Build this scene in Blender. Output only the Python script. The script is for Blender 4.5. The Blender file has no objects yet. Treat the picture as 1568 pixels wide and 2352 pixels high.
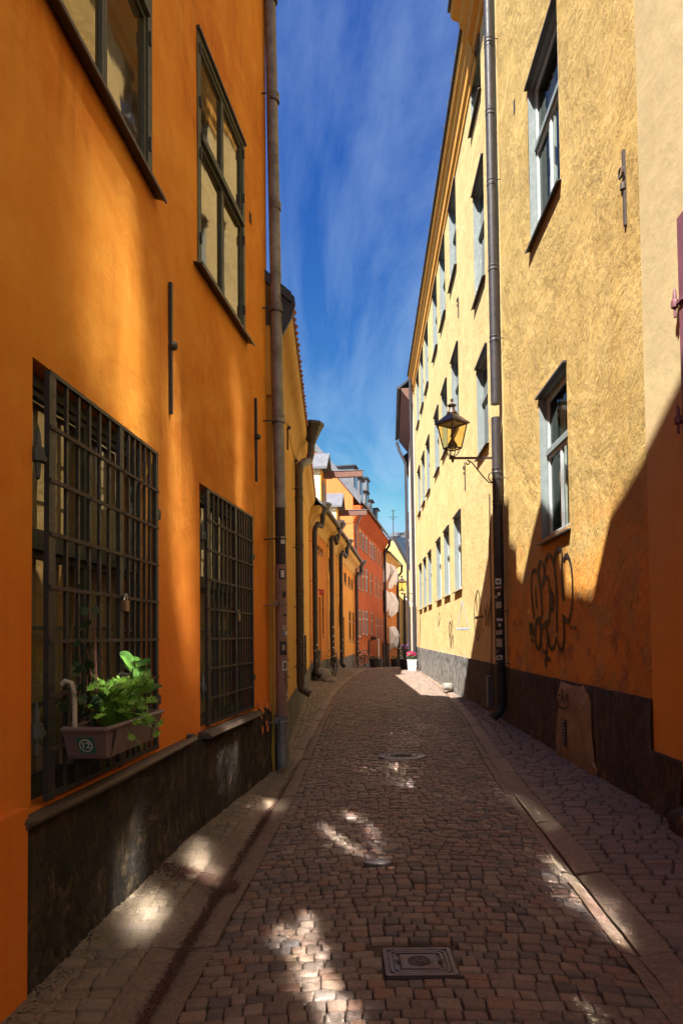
import bpy, bmesh, math, random
import numpy as np
from mathutils import Vector, Matrix, noise as mnoise
random.seed(7); rng = np.random.default_rng(7)
SC = bpy.context.scene
COL = SC.collection
# ------------------------------------------------------------------ camera
F, CX, HOR = 1568.0, 784.0, 1462.0          # focal length and horizon in photo pixels (photo taken as 1568 x 2352)
PITCH, ROLL, EYE = math.radians(2.0), 0.0108, 1.7
PY = HOR - F * math.tan(PITCH)
_f = Vector((0, math.cos(PITCH), math.sin(PITCH)))
_r0 = Vector((1, 0, 0)); _u0 = _r0.cross(_f)
_r = _r0 * math.cos(ROLL) - _u0 * math.sin(ROLL)
_u = _u0 * math.cos(ROLL) + _r0 * math.sin(ROLL)
cam = bpy.data.cameras.new('camera'); co = bpy.data.objects.new('camera', cam); COL.objects.link(co)
co.matrix_world = Matrix(((_r.x, _u.x, -_f.x, 0), (_r.y, _u.y, -_f.y, 0), (_r.z, _u.z, -_f.z, EYE), (0, 0, 0, 1)))
cam.sensor_fit = 'VERTICAL'; cam.sensor_height = 36; cam.lens = 36 * F / 2352
cam.shift_y = (PY - 1176) / 2352; cam.clip_start = .05; cam.clip_end = 2000
SC.camera = co
# ------------------------------------------------------------------ light
K, T = 1.2, 2.2                              # sunlight travels (1, K, -T)
sun = bpy.data.lights.new('sun', 'SUN'); so = bpy.data.objects.new('sun', sun); COL.objects.link(so)
so.rotation_euler = Vector((1, K, -T)).to_track_quat('-Z', 'Y').to_euler()
sun.energy = 5.0; sun.angle = math.radians(.5); sun.color = (1, .95, .86)
so.location = (-20, -20, 40)
W_ = bpy.data.worlds.new('World'); SC.world = W_; W_.use_nodes = True
nt = W_.node_tree; nt.nodes.clear()
def wn(t, **kw):
    n = nt.nodes.new(t)
    for k, v in kw.items():
        if k.startswith('i_'): n.inputs[k[2:].replace('_', ' ')].default_value = v
        else: setattr(n, k, v)
    return n
sky = wn('ShaderNodeTexSky', sky_type='NISHITA', sun_disc=False)
sky.sun_elevation = math.atan2(T, math.hypot(1, K)); sky.sun_rotation = math.radians(219.8)
sky.air_density = 1.0; sky.dust_density = .3; sky.ozone_density = 4.0
sp_ = wn('ShaderNodeSeparateColor'); hs = wn('ShaderNodeCombineColor')
for i_, (g_, k_, mx_) in enumerate(((2.1, .185, 1.5), (1.7, .295, 3.1), (.75, 1.02, 4.8))):      # deepen the blue of the clear sky
    p_ = wn('ShaderNodeMath', operation='POWER'); p_.inputs[1].default_value = g_
    q_ = wn('ShaderNodeMath', operation='MULTIPLY'); q_.inputs[1].default_value = k_
    r_ = wn('ShaderNodeMath', operation='MINIMUM'); r_.inputs[1].default_value = mx_
    nt.links.new(sp_.outputs[i_], p_.inputs[0]); nt.links.new(p_.outputs[0], q_.inputs[0]); nt.links.new(q_.outputs[0], r_.inputs[0]); nt.links.new(r_.outputs[0], hs.inputs[i_])
tc = wn('ShaderNodeTexCoord'); sep = wn('ShaderNodeSeparateXYZ')
mx = wn('ShaderNodeMath', operation='MAXIMUM'); mx.inputs[1].default_value = .06
dv = wn('ShaderNodeVectorMath', operation='DIVIDE'); cmb = wn('ShaderNodeCombineXYZ')
mp = wn('ShaderNodeMapping'); mp.inputs['Scale'].default_value = (1.5, .38, 0); mp.inputs['Rotation'].default_value = (0, 0, .5)
cl = wn('ShaderNodeTexNoise'); cl.inputs['Scale'].default_value = 1.3; cl.inputs['Detail'].default_value = 9; cl.inputs['Roughness'].default_value = .62; cl.inputs['Distortion'].default_value = .8
rp = wn('ShaderNodeMapRange'); rp.inputs['From Min'].default_value = .40; rp.inputs['From Max'].default_value = .82; rp.inputs['To Max'].default_value = .55
cm = wn('ShaderNodeMix', data_type='RGBA'); cm.inputs['B'].default_value = (2.6, 3.6, 4.9, 1)
bg = wn('ShaderNodeBackground'); bg.inputs['Strength'].default_value = .06
ow = wn('ShaderNodeOutputWorld')
L = nt.links.new
L(sky.outputs[0], sp_.inputs[0]); L(tc.outputs['Generated'], sep.inputs[0]); L(sep.outputs['Z'], mx.inputs[0])
L(tc.outputs['Generated'], dv.inputs[0])
for i in range(3): L(mx.outputs[0], cmb.inputs[i])
L(cmb.outputs[0], dv.inputs[1]); L(dv.outputs[0], mp.inputs['Vector']); L(mp.outputs[0], cl.inputs['Vector'])
L(cl.outputs['Fac'], rp.inputs['Value']); L(rp.outputs[0], cm.inputs['Factor']); L(hs.outputs[0], cm.inputs['A'])
L(cm.outputs['Result'], bg.inputs['Color']); L(bg.outputs[0], ow.inputs[0])
SC.view_settings.view_transform = 'Standard'; SC.view_settings.look = 'None'
SC.view_settings.exposure = 1.85; SC.view_settings.gamma = 1; SC.view_settings.use_curve_mapping = False
cy = SC.cycles
SC.render.engine = 'CYCLES'
cy.max_bounces = 9; cy.diffuse_bounces = 6; cy.glossy_bounces = 4; cy.transmission_bounces = 6; cy.transparent_max_bounces = 8
cy.sample_clamp_indirect = 0; cy.caustics_reflective = True; cy.caustics_refractive = False
cy.blur_glossy = .1
try: cy.use_guiding = True; cy.use_surface_guiding = True; cy.guiding_training_samples = 128
except Exception: pass
cy.use_denoising = True
try: cy.denoiser = 'OPENIMAGEDENOISE'; cy.denoising_prefilter = 'ACCURATE'
except Exception: pass

# ------------------------------------------------------------------ photo pixels -> places
def ray(px, py): return _f + _r * ((px - CX) / F) - _u * ((py - PY) / F)
def ground_at(px, py, z=0.0):
    d = ray(px, py); t = (z - EYE) / d.z; return Vector((0, 0, EYE)) + d * t
def at_y(px, py, Y):
    d = ray(px, py); return Vector((0, 0, EYE)) + d * (Y / d.y)
def zA(x, y): return ((650 + x / 3.136) / 1.0887, (1000 + y / 3.136) / 1.0887)
def zB(x, y): return ((760 + x / 4.523) / 1.0887, (1180 + y / 4.523) / 1.0887)
def zC(x, y): return ((1000 + x / 2.2178) / 1.0887, (900 + y / 2.2178) / 1.0887)
def zD(x, y): return ((1000 + x / 2.2178) / 1.0887, (y / 2.2178) / 1.0887)
def zG(x, y): return ((1300 + x / 6.72) / 1.0887, (1350 + y / 6.72) / 1.0887)

# ------------------------------------------------------------------ materials
MATS = {}
class NT:
    def __init__(s, name):
        s.m = bpy.data.materials.new(name); s.m.use_nodes = True; s.t = s.m.node_tree
        s.b = s.t.nodes['Principled BSDF']
    def n(s, typ, **kw):
        n = s.t.nodes.new(typ)
        for k, v in kw.items():
            if k in ('inp',):
                for kk, vv in v.items(): s.put(n.inputs[kk], vv)
            else: setattr(n, k, v)
        return n
    def put(s, sock, v):
        if hasattr(v, 'node'): s.t.links.new(v, sock)
        elif isinstance(v, tuple) and len(v) == 3 and sock.type == 'RGBA': sock.default_value = (*v, 1)
        else: sock.default_value = v
    def noise(s, vec, scale, detail=5, rough=.55, dist=0.):
        return s.n('ShaderNodeTexNoise', inp={'Vector': vec, 'Scale': scale, 'Detail': detail, 'Roughness': rough, 'Distortion': dist}).outputs['Fac']
    def rng(s, v, a, b, c=0., d=1.):
        return s.n('ShaderNodeMapRange', inp={'Value': v, 'From Min': a, 'From Max': b, 'To Min': c, 'To Max': d}).outputs[0]
    def mix(s, f, a, b, blend='MIX'):
        n = s.n('ShaderNodeMix', data_type='RGBA', blend_type=blend)
        s.put(n.inputs['Factor'], f); s.put(n.inputs['A'], a); s.put(n.inputs['B'], b)
        return n.outputs['Result']
    def math(s, op, a, b=0.):
        n = s.n('ShaderNodeMath', operation=op); s.put(n.inputs[0], a); s.put(n.inputs[1], b); return n.outputs[0]
    def map(s, vec, scale=(1, 1, 1), rot=(0, 0, 0), loc=(0, 0, 0)):
        return s.n('ShaderNodeMapping', inp={'Vector': vec, 'Scale': scale, 'Rotation': rot, 'Location': loc}).outputs[0]
    def bump(s, h, dist, strength=1.0, normal=None):
        d = {'Height': h, 'Distance': dist, 'Strength': strength}
        if normal is not None: d['Normal'] = normal
        return s.n('ShaderNodeBump', inp=d).outputs[0]
    def set(s, **kw):
        for k, v in kw.items(): s.put(s.b.inputs[k.replace('_', ' ')], v)
        return s.m

def plaster(name, c1, c2, c3, dirt=(.06, .045, .03), streak=.35, brush=0., bump=.004, lower=None, rough=.92, spots=.0, coarse=1.0, crack=0.):
    t = NT(name); uv = t.n('ShaderNodeTexCoord').outputs['UV']
    a = t.noise(uv, .45, 7, .6, .3); b = t.noise(uv, 2.3, 9, .65, .5); c = t.noise(uv, 17, 6, .7)
    col = t.mix(t.rng(a, .35, .65), c1, c2)
    col = t.mix(t.rng(b, .42, .72, 0, .75), col, c3)
    st = t.noise(t.map(uv, (5, .3, 1)), 1.5, 6, .6, .4)
    col = t.mix(t.math('MULTIPLY', t.rng(st, .52, .8), t.rng(a, .4, .7, .1, streak)), col, dirt)
    if lower:
        v = t.n('ShaderNodeSeparateXYZ', inp={0: uv}).outputs[1]
        for (z0, z1, colr, n0, n1, sc) in lower:
            m = t.rng(t.math('ADD', v, t.rng(t.noise(uv, sc, 6, .6), 0, 1, -.35, .35)), z1, z0)
            m = t.math('MULTIPLY', m, t.rng(t.noise(t.map(uv, (1, 1, 1), loc=(3, 7, 0)), sc * 1.7, 8, .62, .6), n0, n1))
            col = t.mix(m, col, colr)
    if crack > 0:
        vo = t.n('ShaderNodeTexVoronoi', feature='DISTANCE_TO_EDGE', inp={'Vector': t.mix(.12, uv, t.n('ShaderNodeTexNoise', inp={'Vector': uv, 'Scale': 2.2, 'Detail': 6}).outputs['Color']), 'Scale': .8}).outputs['Distance']
        ck = t.math('MULTIPLY', t.rng(vo, .0035, .0008), t.rng(t.noise(t.map(uv, loc=(4, 9, 0)), 1.1, 3), .52, .6))
        col = t.mix(t.math('MULTIPLY', ck, crack), col, tuple(x * .3 for x in c2))
    if spots > 0:
        col = t.mix(t.rng(c, .62, .74, 0, spots), col, dirt)
    if brush > 0:
        uvr = t.map(uv, (1, 1, 1), (0, 0, -.85)); bm = t.map(uvr, (22, 5, 1)); br = t.noise(bm, 1.0, 7, .72, .5)
        pits = t.rng(t.noise(t.map(uvr, (18, 5, 1), loc=(9, 2, 0)), 1.0, 4, .75, .8), .58, .72)
        col = t.mix(t.math('MULTIPLY', t.math('MULTIPLY', pits, t.rng(t.noise(t.map(uv, loc=(6, 3, 0)), .7, 5, .6), .4, .62, .25, 1)), .55 * t_clip(brush)), col, tuple(x * .45 for x in c2))
        h = t.math('SUBTRACT', t.math('ADD', t.math('MULTIPLY', br, 1.3), t.math('MULTIPLY', t.noise(uv, 3.2, 9, .72), 1.7)), t.math('MULTIPLY', pits, .5))
        gate = t.rng(t.noise(t.map(uv, loc=(2, 8, 0)), .8, 4, .6, .4), .36, .64, .45, 1.1)
        nrm = t.bump(t.math('MULTIPLY', h, gate), .03 * brush)
    else:
        h = t.math('ADD', t.math('MULTIPLY', t.noise(uv, 2.6, 6, .55), 2.2 * coarse), t.math('MULTIPLY', c, .35))
        nrm = t.bump(h, bump * 2.5)
    return t.set(Base_Color=col, Roughness=rough, Normal=nrm, Specular_IOR_Level=.25)
def t_clip(x): return max(0., min(1., x))
def simple(name, col, rough=.6, metal=0., var=.25, sc=6, bump=0., spec=.5, col2=None, coord='Object'):
    t = NT(name); o = t.n('ShaderNodeTexCoord').outputs[coord]
    n = t.noise(o, sc, 7, .65, .3)
    c2 = col2 or tuple(x * (1 - var) for x in col)
    c = t.mix(t.rng(n, .38, .68), col, c2)
    r = t.rng(t.noise(o, sc * 2.3, 5), .3, .7, max(.02, rough - .12), min(1, rough + .12))
    kw = dict(Base_Color=c, Roughness=r, Metallic=metal, Specular_IOR_Level=spec)
    if bump: kw['Normal'] = t.bump(t.noise(o, sc * 5, 6, .65), bump)
    return t.set(**kw)
def glass(name, ior=1.9, base=(.02, .022, .022), wav=.0015, sc=2.0, rough=.03, tint=(1, 1, 1)):
    t = NT(name); o = t.n('ShaderNodeTexCoord').outputs['Object']
    n = t.bump(t.noise(o, sc, 3, .5, .4), wav)
    return t.set(Base_Color=base, Roughness=rough, IOR=ior, Specular_IOR_Level=.5, Specular_Tint=tint, Normal=n)

M = MATS
M['orange'] = plaster('orange_plaster', (.72, .285, .028), (.56, .175, .014), (.78, .36, .055), (.22, .075, .01), .85, bump=.0028, crack=.22, spots=.10,
                      lower=[(1.5, 3.3, (.72, .20, .02), .15, .45, .5)])
M['orange_dark'] = plaster('orange_plaster_pilaster', (.72, .20, .02), (.66, .17, .016), (.72, .22, .025), (.3, .1, .02), .3)
M['ochre'] = plaster('ochre_rough_plaster', (.50, .345, .12), (.42, .275, .085), (.54, .385, .155), (.24, .15, .07), .5, brush=1.5, spots=.3,
                     lower=[(2.2, 3.4, (.72, .30, .05), .36, .55, .8), (1.2, 2.4, (.76, .30, .04), .42, .6, 1.3), (1.5, 2.6, (.36, .15, .07), .52, .68, 1.5)])  # lower patches are overpaint, their orange pushed to carry the shade's bounce glow
M['ochre_far'] = plaster('ochre_plaster', (.57, .425, .195), (.52, .375, .155), (.61, .465, .23), (.32, .21, .10), .55, brush=.6, spots=.16,
                     lower=[(1.4, 2.6, (.52, .36, .22), .5, .7, 1.2)])
M['sand'] = plaster('sand_plaster', (.40, .315, .165), (.34, .26, .13), (.44, .345, .19), (.3, .18, .09), .5, bump=.003, lower=[(1.2, 3.8, (.7, .32, .06), .1, .3, .5)])  # lower orange puts the shaded wall's bounce glow into the colour
M['yellow'] = plaster('yellow_plaster', (.62, .34, .055), (.58, .29, .04), (.64, .38, .08), (.3, .15, .03), .4)
M['orange3'] = plaster('deep_orange_plaster', (.58, .20, .035), (.52, .17, .025), (.6, .26, .06), (.28, .1, .03), .4)
M['amber'] = plaster('amber_plaster', (.62, .29, .05), (.57, .25, .035), (.64, .33, .07), (.3, .13, .03), .4)
M['amber2'] = plaster('golden_plaster', (.63, .28, .04), (.58, .24, .03), (.65, .32, .06), (.3, .13, .03), .4)
M['red'] = plaster('red_orange_plaster', (.47, .105, .025), (.40, .082, .02), (.5, .15, .045), (.2, .05, .02), .55, lower=[(1., 4., (.5, .16, .05), .4, .7, .5)])
M['cornice_red'] = plaster('red_cornice', (.46, .10, .02), (.40, .085, .02), (.5, .13, .03))
M['peach'] = plaster('peach_gable_plaster', (.58, .175, .05), (.53, .155, .042), (.60, .2, .06))
M['cream'] = simple('cream_boards', (.72, .62, .42), .8)
M['pink'] = plaster('pale_pink_plaster', (.70, .56, .45), (.66, .52, .42), (.72, .6, .5), streak=.2)
M['pale_yellow'] = plaster('pale_yellow_plaster', (.70, .50, .18), (.66, .46, .15), (.72, .54, .22), streak=.2)
M['plain_back'] = simple('plain_rear_plaster', (.45, .3, .14), .9)
def plinth_mat(name, dark, mid, patch, edge):
    t = NT(name); uv = t.n('ShaderNodeTexCoord').outputs['UV']
    a = t.noise(uv, 1.3, 9, .68, .6); b = t.noise(uv, 5, 9, .7, .8); c = t.noise(t.map(uv, (4, .7, 1)), 1.6, 6, .6)
    col = t.mix(t.rng(b, .4, .66), dark, mid)
    col = t.mix(t.math('MULTIPLY', t.rng(c, .52, .75), .5), col, edge)
    v = t.n('ShaderNodeSeparateXYZ', inp={0: uv}).outputs[1]
    low = t.rng(t.math('ADD', v, t.rng(a, .3, .7, -.3, .3)), .95, .2)
    pm = t.math('MULTIPLY', t.rng(t.noise(t.map(uv, (1.6, 1, 1), loc=(5, 1, 0)), 3.1, 13, .8, .5), .49, .57, 0, .8), low)
    col = t.mix(t.math('MULTIPLY', pm, .8), col, patch)
    sp = t.rng(t.noise(uv, 26, 3, .6), .66, .74)
    col = t.mix(t.math('MULTIPLY', sp, .5), col, edge)
    h = t.math('SUBTRACT', t.math('ADD', t.math('MULTIPLY', a, 2.0), t.math('MULTIPLY', b, .8)), t.math('MULTIPLY', pm, .5))
    return t.set(Base_Color=col, Roughness=.9, Normal=t.bump(h, .035), Specular_IOR_Level=.25)
M['plinth_l'] = plinth_mat('dark_lime_render', (.022, .019, .016), (.055, .047, .04), (.2, .15, .09), (.15, .14, .125))
M['plinth_r'] = plinth_mat('peeling_dark_render', (.040, .036, .034), (.085, .078, .073), (.30, .175, .07), (.22, .19, .165))
M['plinth_far'] = plinth_mat('grey_mottled_render', (.05, .047, .045), (.23, .22, .21), (.36, .28, .19), (.5, .48, .45))
M['granite'] = simple('grey_granite', (.24, .21, .185), .85, sc=9, bump=.01)
M['frame_olive'] = simple('olive_window_paint', (.055, .06, .038), .55, sc=12, bump=.002)
M['frame_green'] = simple('dark_green_window_paint', (.045, .055, .042), .6, sc=12, bump=.002)
M['frame_grey'] = simple('grey_green_window_paint', (.195, .225, .225), .55, sc=10, col2=(.15, .175, .175), bump=.001)
M['frame_white'] = simple('white_window_paint', (.46, .49, .51), .5, sc=10, var=.1)
M['frame_brown'] = simple('brown_window_paint', (.16, .085, .05), .6, sc=10)
M['frame_pale'] = simple('pale_window_paint', (.5, .45, .36), .6, sc=10)
M['plum'] = simple('plum_shutter_paint', (.16, .055, .07), .55, sc=8)
M['glass'] = glass('old_window_glass', 2.4, wav=.0012, sc=1.7, rough=.06)
M['glass_l'] = glass('reflecting_window_glass', 2.9, (.05, .035, .018), .002, 1.2, tint=(1, .84, .56))
M['glass_far'] = glass('far_window_glass', 2.2, wav=.003)
M['curtain'] = simple('pale_curtain', (.62, .60, .56), .9, sc=4, var=.12)
M['reflection_sheet'] = simple('beige_reflection_sheet', (.78, .6, .36), .85, sc=3, var=.18)
M['ledge'] = simple('dark_ledge_stone', (.09, .065, .05), .8, sc=8, bump=.004)
M['soffit'] = plaster('tan_cove_plaster', (.56, .34, .10), (.5, .28, .07), (.58, .38, .13), (.3, .17, .05), .4)
M['bike_rim'] = simple('grey_bicycle_rim', (.25, .25, .26), .4)
M['board'] = simple('beige_window_board', (.36, .27, .15), .8, sc=5, var=.2)
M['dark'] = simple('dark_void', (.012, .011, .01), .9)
M['iron'] = simple('black_iron', (.018, .018, .02), .5, .0, sc=14, bump=.002, col2=(.035, .027, .022))
M['iron_rust'] = simple('rusty_iron', (.06, .04, .03), .7, .0, sc=18, bump=.003, col2=(.03, .022, .02))
M['hinge'] = simple('green_grey_hinge_iron', (.06, .075, .068), .6, sc=14)
M['tin_dark'] = simple('dark_sheet_metal', (.055, .045, .045), .45, .0, sc=7, bump=.001)
M['tin_grey'] = simple('grey_sheet_metal', (.16, .16, .18), .42, .2, sc=4, bump=.001)
M['pipe_dark'] = simple('dark_painted_pipe', (.026, .023, .028), .5, .0, sc=5, bump=.001, col2=(.04, .033, .034), spec=.3)
M['pipe_brown'] = simple('brown_painted_pipe', (.085, .06, .045), .5, .0, sc=5)
M['pipe_zinc'] = simple('weathered_zinc_pipe', (.24, .24, .245), .45, .3, sc=5, col2=(.12, .11, .105))
M['pipe_pink'] = simple('primer_brown_pipe', (.26, .155, .12), .6, .0, sc=7, col2=(.19, .11, .085))
M['roof_tin'] = simple('grey_tin_roof', (.14, .135, .145), .45, .1, sc=3)
M['roof_black'] = simple('black_tin_roof', (.028, .026, .03), .5, sc=3)
M['roof_tile'] = simple('red_clay_tile', (.36, .11, .045), .85, sc=9, bump=.004)
M['wood_brown'] = simple('brown_beam', (.16, .07, .05), .7, sc=6)
M['lamp_metal'] = simple('brown_lamp_iron', (.06, .035, .026), .45, sc=9)
M['sticker'] = simple('white_sticker', (.62, .6, .58), .6, sc=30, var=.35)
M['sticker_tan'] = simple('tan_sticker', (.42, .33, .25), .6, sc=30, var=.35)
M['sticker_black'] = simple('black_sticker', (.02, .02, .022), .5)
M['sticker_red'] = simple('red_sticker', (.6, .03, .02), .5)
M['sticker_blue'] = simple('blue_sticker', (.09, .2, .35), .5)
M['sign_red'] = simple('red_enamel', (.55, .02, .02), .35, var=.05)
M['paint_black'] = simple('black_spray_paint', (.004, .004, .006), .6, sc=9)
M['paint_blue'] = simple('pale_blue_chalk', (.42, .5, .58), .8)
M['soil'] = simple('dark_potting_soil', (.045, .026, .018), .95, sc=40, bump=.02)
M['box_plastic'] = simple('mauve_brown_plastic', (.17, .12, .115), .5, sc=5, var=.2)
M['green_print'] = simple('green_print', (.02, .16, .10), .5)
M['cloth'] = simple('white_canvas', (.78, .765, .73), .8, sc=3, var=.12, bump=.01)
M['cast_iron'] = simple('violet_cast_iron', (.075, .062, .08), .42, .4, sc=10, col2=(.11, .062, .045), bump=.003)
M['cast_round'] = simple('grey_cast_iron', (.15, .14, .15), .4, .4, sc=12, bump=.004)
M['rubber'] = simple('black_rubber', (.015, .015, .015), .7)
M['chrome'] = simple('worn_chrome', (.5, .5, .5), .25, 1.0)
M['bike_dark'] = simple('black_bicycle_paint', (.02, .02, .022), .35)
M['white_box'] = simple('white_planter_wood', (.62, .62, .64), .6, sc=6, var=.15)
M['brass'] = simple('worn_brass', (.32, .20, .10), .4, .7, sc=20)
M['elbox'] = simple('grey_cabinet_paint', (.12, .13, .15), .5, sc=6)
def leafmat(name, c1, c2, tr=.35):
    t = NT(name); oi = t.n('ShaderNodeObjectInfo').outputs['Random']; o = t.n('ShaderNodeTexCoord').outputs['Object']
    c = t.mix(oi, c1, c2); c = t.mix(t.rng(t.noise(o, 30, 4), .4, .7, 0, .4), c, tuple(x * .6 for x in c1))
    t.set(Base_Color=c, Roughness=.5)
    tl = t.n('ShaderNodeBsdfTranslucent'); t.put(tl.inputs['Color'], c)
    mx = t.n('ShaderNodeMixShader'); mx.inputs[0].default_value = tr
    t.t.links.new(t.b.outputs[0], mx.inputs[1]); t.t.links.new(tl.outputs[0], mx.inputs[2])
    t.t.links.new(mx.outputs[0], t.t.nodes['Material Output'].inputs[0]); return t.m
M['leaf_lime'] = leafmat('lime_green_leaf', (.13, .30, .025), (.22, .42, .045))
M['leaf_mid'] = leafmat('mid_green_leaf', (.07, .19, .03), (.11, .26, .04))
M['leaf_dark'] = leafmat('ivy_leaf', (.02, .05, .015), (.045, .085, .03))
M['petal'] = leafmat('pink_petal', (.75, .04, .22), (.8, .1, .3))
M['petal_violet'] = leafmat('violet_petal', (.16, .06, .22), (.3, .1, .3))
def stone_mat(name, cols, rough=.8, bump=.006, sc=22, dust=(.16, .105, .07)):
    t = NT(name); o = t.n('ShaderNodeNewGeometry').outputs['Position']
    at = t.n('ShaderNodeAttribute', attribute_name='tint').outputs['Fac']; oi = t.n('ShaderNodeObjectInfo').outputs['Random']
    v = t.math('FRACT', t.math('ADD', at, t.math('MULTIPLY', oi, 7.31)))
    r = t.n('ShaderNodeValToRGB', inp={0: v}); cr = r.color_ramp; cr.interpolation = 'LINEAR'
    while len(cr.elements) < len(cols): cr.elements.new(.5)
    for i, c in enumerate(cols): cr.elements[i].position = i / (len(cols) - 1); cr.elements[i].color = (*c, 1)
    n1 = t.noise(o, sc, 8, .75, .3); n2 = t.noise(o, sc * 4, 5, .75); n3 = t.noise(o, 1.1, 5, .6)
    c = t.mix(t.rng(n1, .4, .7, 0, .35), r.outputs[0], dust)
    c = t.mix(t.rng(n2, .54, .66, 0, .75), c, (.05, .04, .036))
    c = t.mix(t.rng(n2, .44, .34, 0, .5), c, (.40, .32, .27))
    c = t.mix(t.rng(n3, .4, .7, 0, .4), c, dust)
    h = t.math('ADD', t.math('MULTIPLY', n1, 1.4), t.math('MULTIPLY', n2, .5))
    return t.set(Base_Color=c, Roughness=t.rng(n1, .3, .7, rough - .2, rough + .1), Normal=t.bump(h, bump), Specular_IOR_Level=.35)
M['sett'] = stone_mat('worn_sett_stone', [(.23, .152, .118), (.17, .125, .105), (.29, .205, .15), (.11, .10, .103), (.245, .165, .122), (.155, .14, .132), (.265, .145, .098), (.20, .15, .12), (.075, .07, .074), (.255, .195, .147), (.31, .24, .19)], .66, bump=.009, sc=26)
M['sett_side'] = stone_mat('pavement_sett_stone', [(.18, .135, .118), (.14, .11, .105), (.215, .155, .132), (.15, .125, .122), (.19, .14, .122), (.11, .095, .095)], .7, bump=.008)
M['sett_left'] = stone_mat('dusty_sett_stone', [(.24, .18, .125), (.19, .145, .10), (.27, .21, .15), (.2, .16, .125)], .82, bump=.008, dust=(.25, .185, .12))
M['kerb'] = stone_mat('channel_stone', [(.22, .15, .11), (.17, .12, .088), (.25, .17, .12), (.2, .145, .11)], .72, .012, 9, dust=(.15, .10, .07))
t = NT('joint_dirt'); o = t.n('ShaderNodeNewGeometry').outputs['Position']
M['dirt'] = t.set(Base_Color=t.mix(t.rng(t.noise(o, 9, 8, .7), .35, .7), (.05, .032, .023), (.15, .095, .06)), Roughness=.95, Normal=t.bump(t.noise(o, 60, 6, .7), .012))
t = NT('leaf_litter'); o = t.n('ShaderNodeNewGeometry').outputs['Position']
M['litter'] = t.set(Base_Color=t.mix(t.rng(t.noise(o, 40, 4), .35, .7), (.035, .016, .012), (.11, .045, .025)), Roughness=.9)

# ------------------------------------------------------------------ mesh building
class MB:
    def __init__(s): s.v = []; s.f = []; s.uv = []; s.mi = []; s.mats = []
    def slot(s, mat):
        if mat not in s.mats: s.mats.append(mat)
        return s.mats.index(mat)
    def face(s, pts, mat, uvs=None):
        i = len(s.v); s.v += [tuple(p) for p in pts]; s.f.append(tuple(range(i, i + len(pts))))
        s.uv.append(uvs if uvs else [(0, 0)] * len(pts)); s.mi.append(s.slot(mat))
    def poly(s, verts, faces, mat, uvf=None):
        i = len(s.v); s.v += [tuple(p) for p in verts]; k = s.slot(mat)
        for f in faces:
            s.f.append(tuple(j + i for j in f)); s.mi.append(k)
            s.uv.append([uvf(verts[j]) for j in f] if uvf else [(verts[j][0] + verts[j][1], verts[j][2]) for j in f])
    def hexa(s, c, mat):                      # 8 corners: bottom ring 0-3, top ring 4-7
        s.poly(c, [(0, 3, 2, 1), (4, 5, 6, 7), (0, 1, 5, 4), (1, 2, 6, 5), (2, 3, 7, 6), (3, 0, 4, 7)], mat)
    def box(s, lo, hi, mat):
        (a, b, c), (d, e, f) = lo, hi
        s.hexa([(a, b, c), (d, b, c), (d, e, c), (a, e, c), (a, b, f), (d, b, f), (d, e, f), (a, e, f)], mat)
    def tube(s, path, r, mat, seg=8, cap=True):
        path = [Vector(p) for p in path]; n = len(path); rs = r if isinstance(r, (list, tuple)) else [r] * n
        rings = []; prev = None
        for i, p in enumerate(path):
            d = (path[min(i + 1, n - 1)] - path[max(i - 1, 0)]).normalized()
            if prev is None:
                a = Vector((0, 0, 1)) if abs(d.z) < .9 else Vector((1, 0, 0)); x = d.cross(a).normalized()
            else:
                x = (prev - d * prev.dot(d)).normalized()
            prev = x; y = d.cross(x)
            rings.append([p + (x * math.cos(t) + y * math.sin(t)) * rs[i] for t in [2 * math.pi * k / seg for k in range(seg)]])
        vs = [q for ring in rings for q in ring]; fs = []
        for i in range(n - 1):
            for k in range(seg):
                a, b = i * seg + k, i * seg + (k + 1) % seg
                fs.append((a, b, b + seg, a + seg))
        if cap: fs.append(tuple(range(seg - 1, -1, -1))); fs.append(tuple((n - 1) * seg + k for k in range(seg)))
        s.poly(vs, fs, mat)
    def lathe(s, prof, c, mat, seg=16):       # prof [(r, z)] about the vertical through c
        vs = []; fs = []
        for r, z in prof: vs += [(c[0] + r * math.cos(2 * math.pi * k / seg), c[1] + r * math.sin(2 * math.pi * k / seg), c[2] + z) for k in range(seg)]
        for i in range(len(prof) - 1):
            for k in range(seg):
                a, b = i * seg + k, i * seg + (k + 1) % seg; fs.append((a, b, b + seg, a + seg))
        fs.append(tuple(range(seg - 1, -1, -1))); fs.append(tuple((len(prof) - 1) * seg + k for k in range(seg)))
        s.poly(vs, fs, mat)
    def loft(s, rings, mat, close=True, caps=True):
        n = len(rings[0]); vs = [p for r in rings for p in r]; fs = []
        for i in range(len(rings) - 1):
            for k in range(n if close else n - 1):
                a, b = i * n + k, i * n + (k + 1) % n; fs.append((a, b, b + n, a + n))
        if caps: fs.append(tuple(range(n - 1, -1, -1))); fs.append(tuple((len(rings) - 1) * n + k for k in range(n)))
        s.poly(vs, fs, mat)

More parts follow.
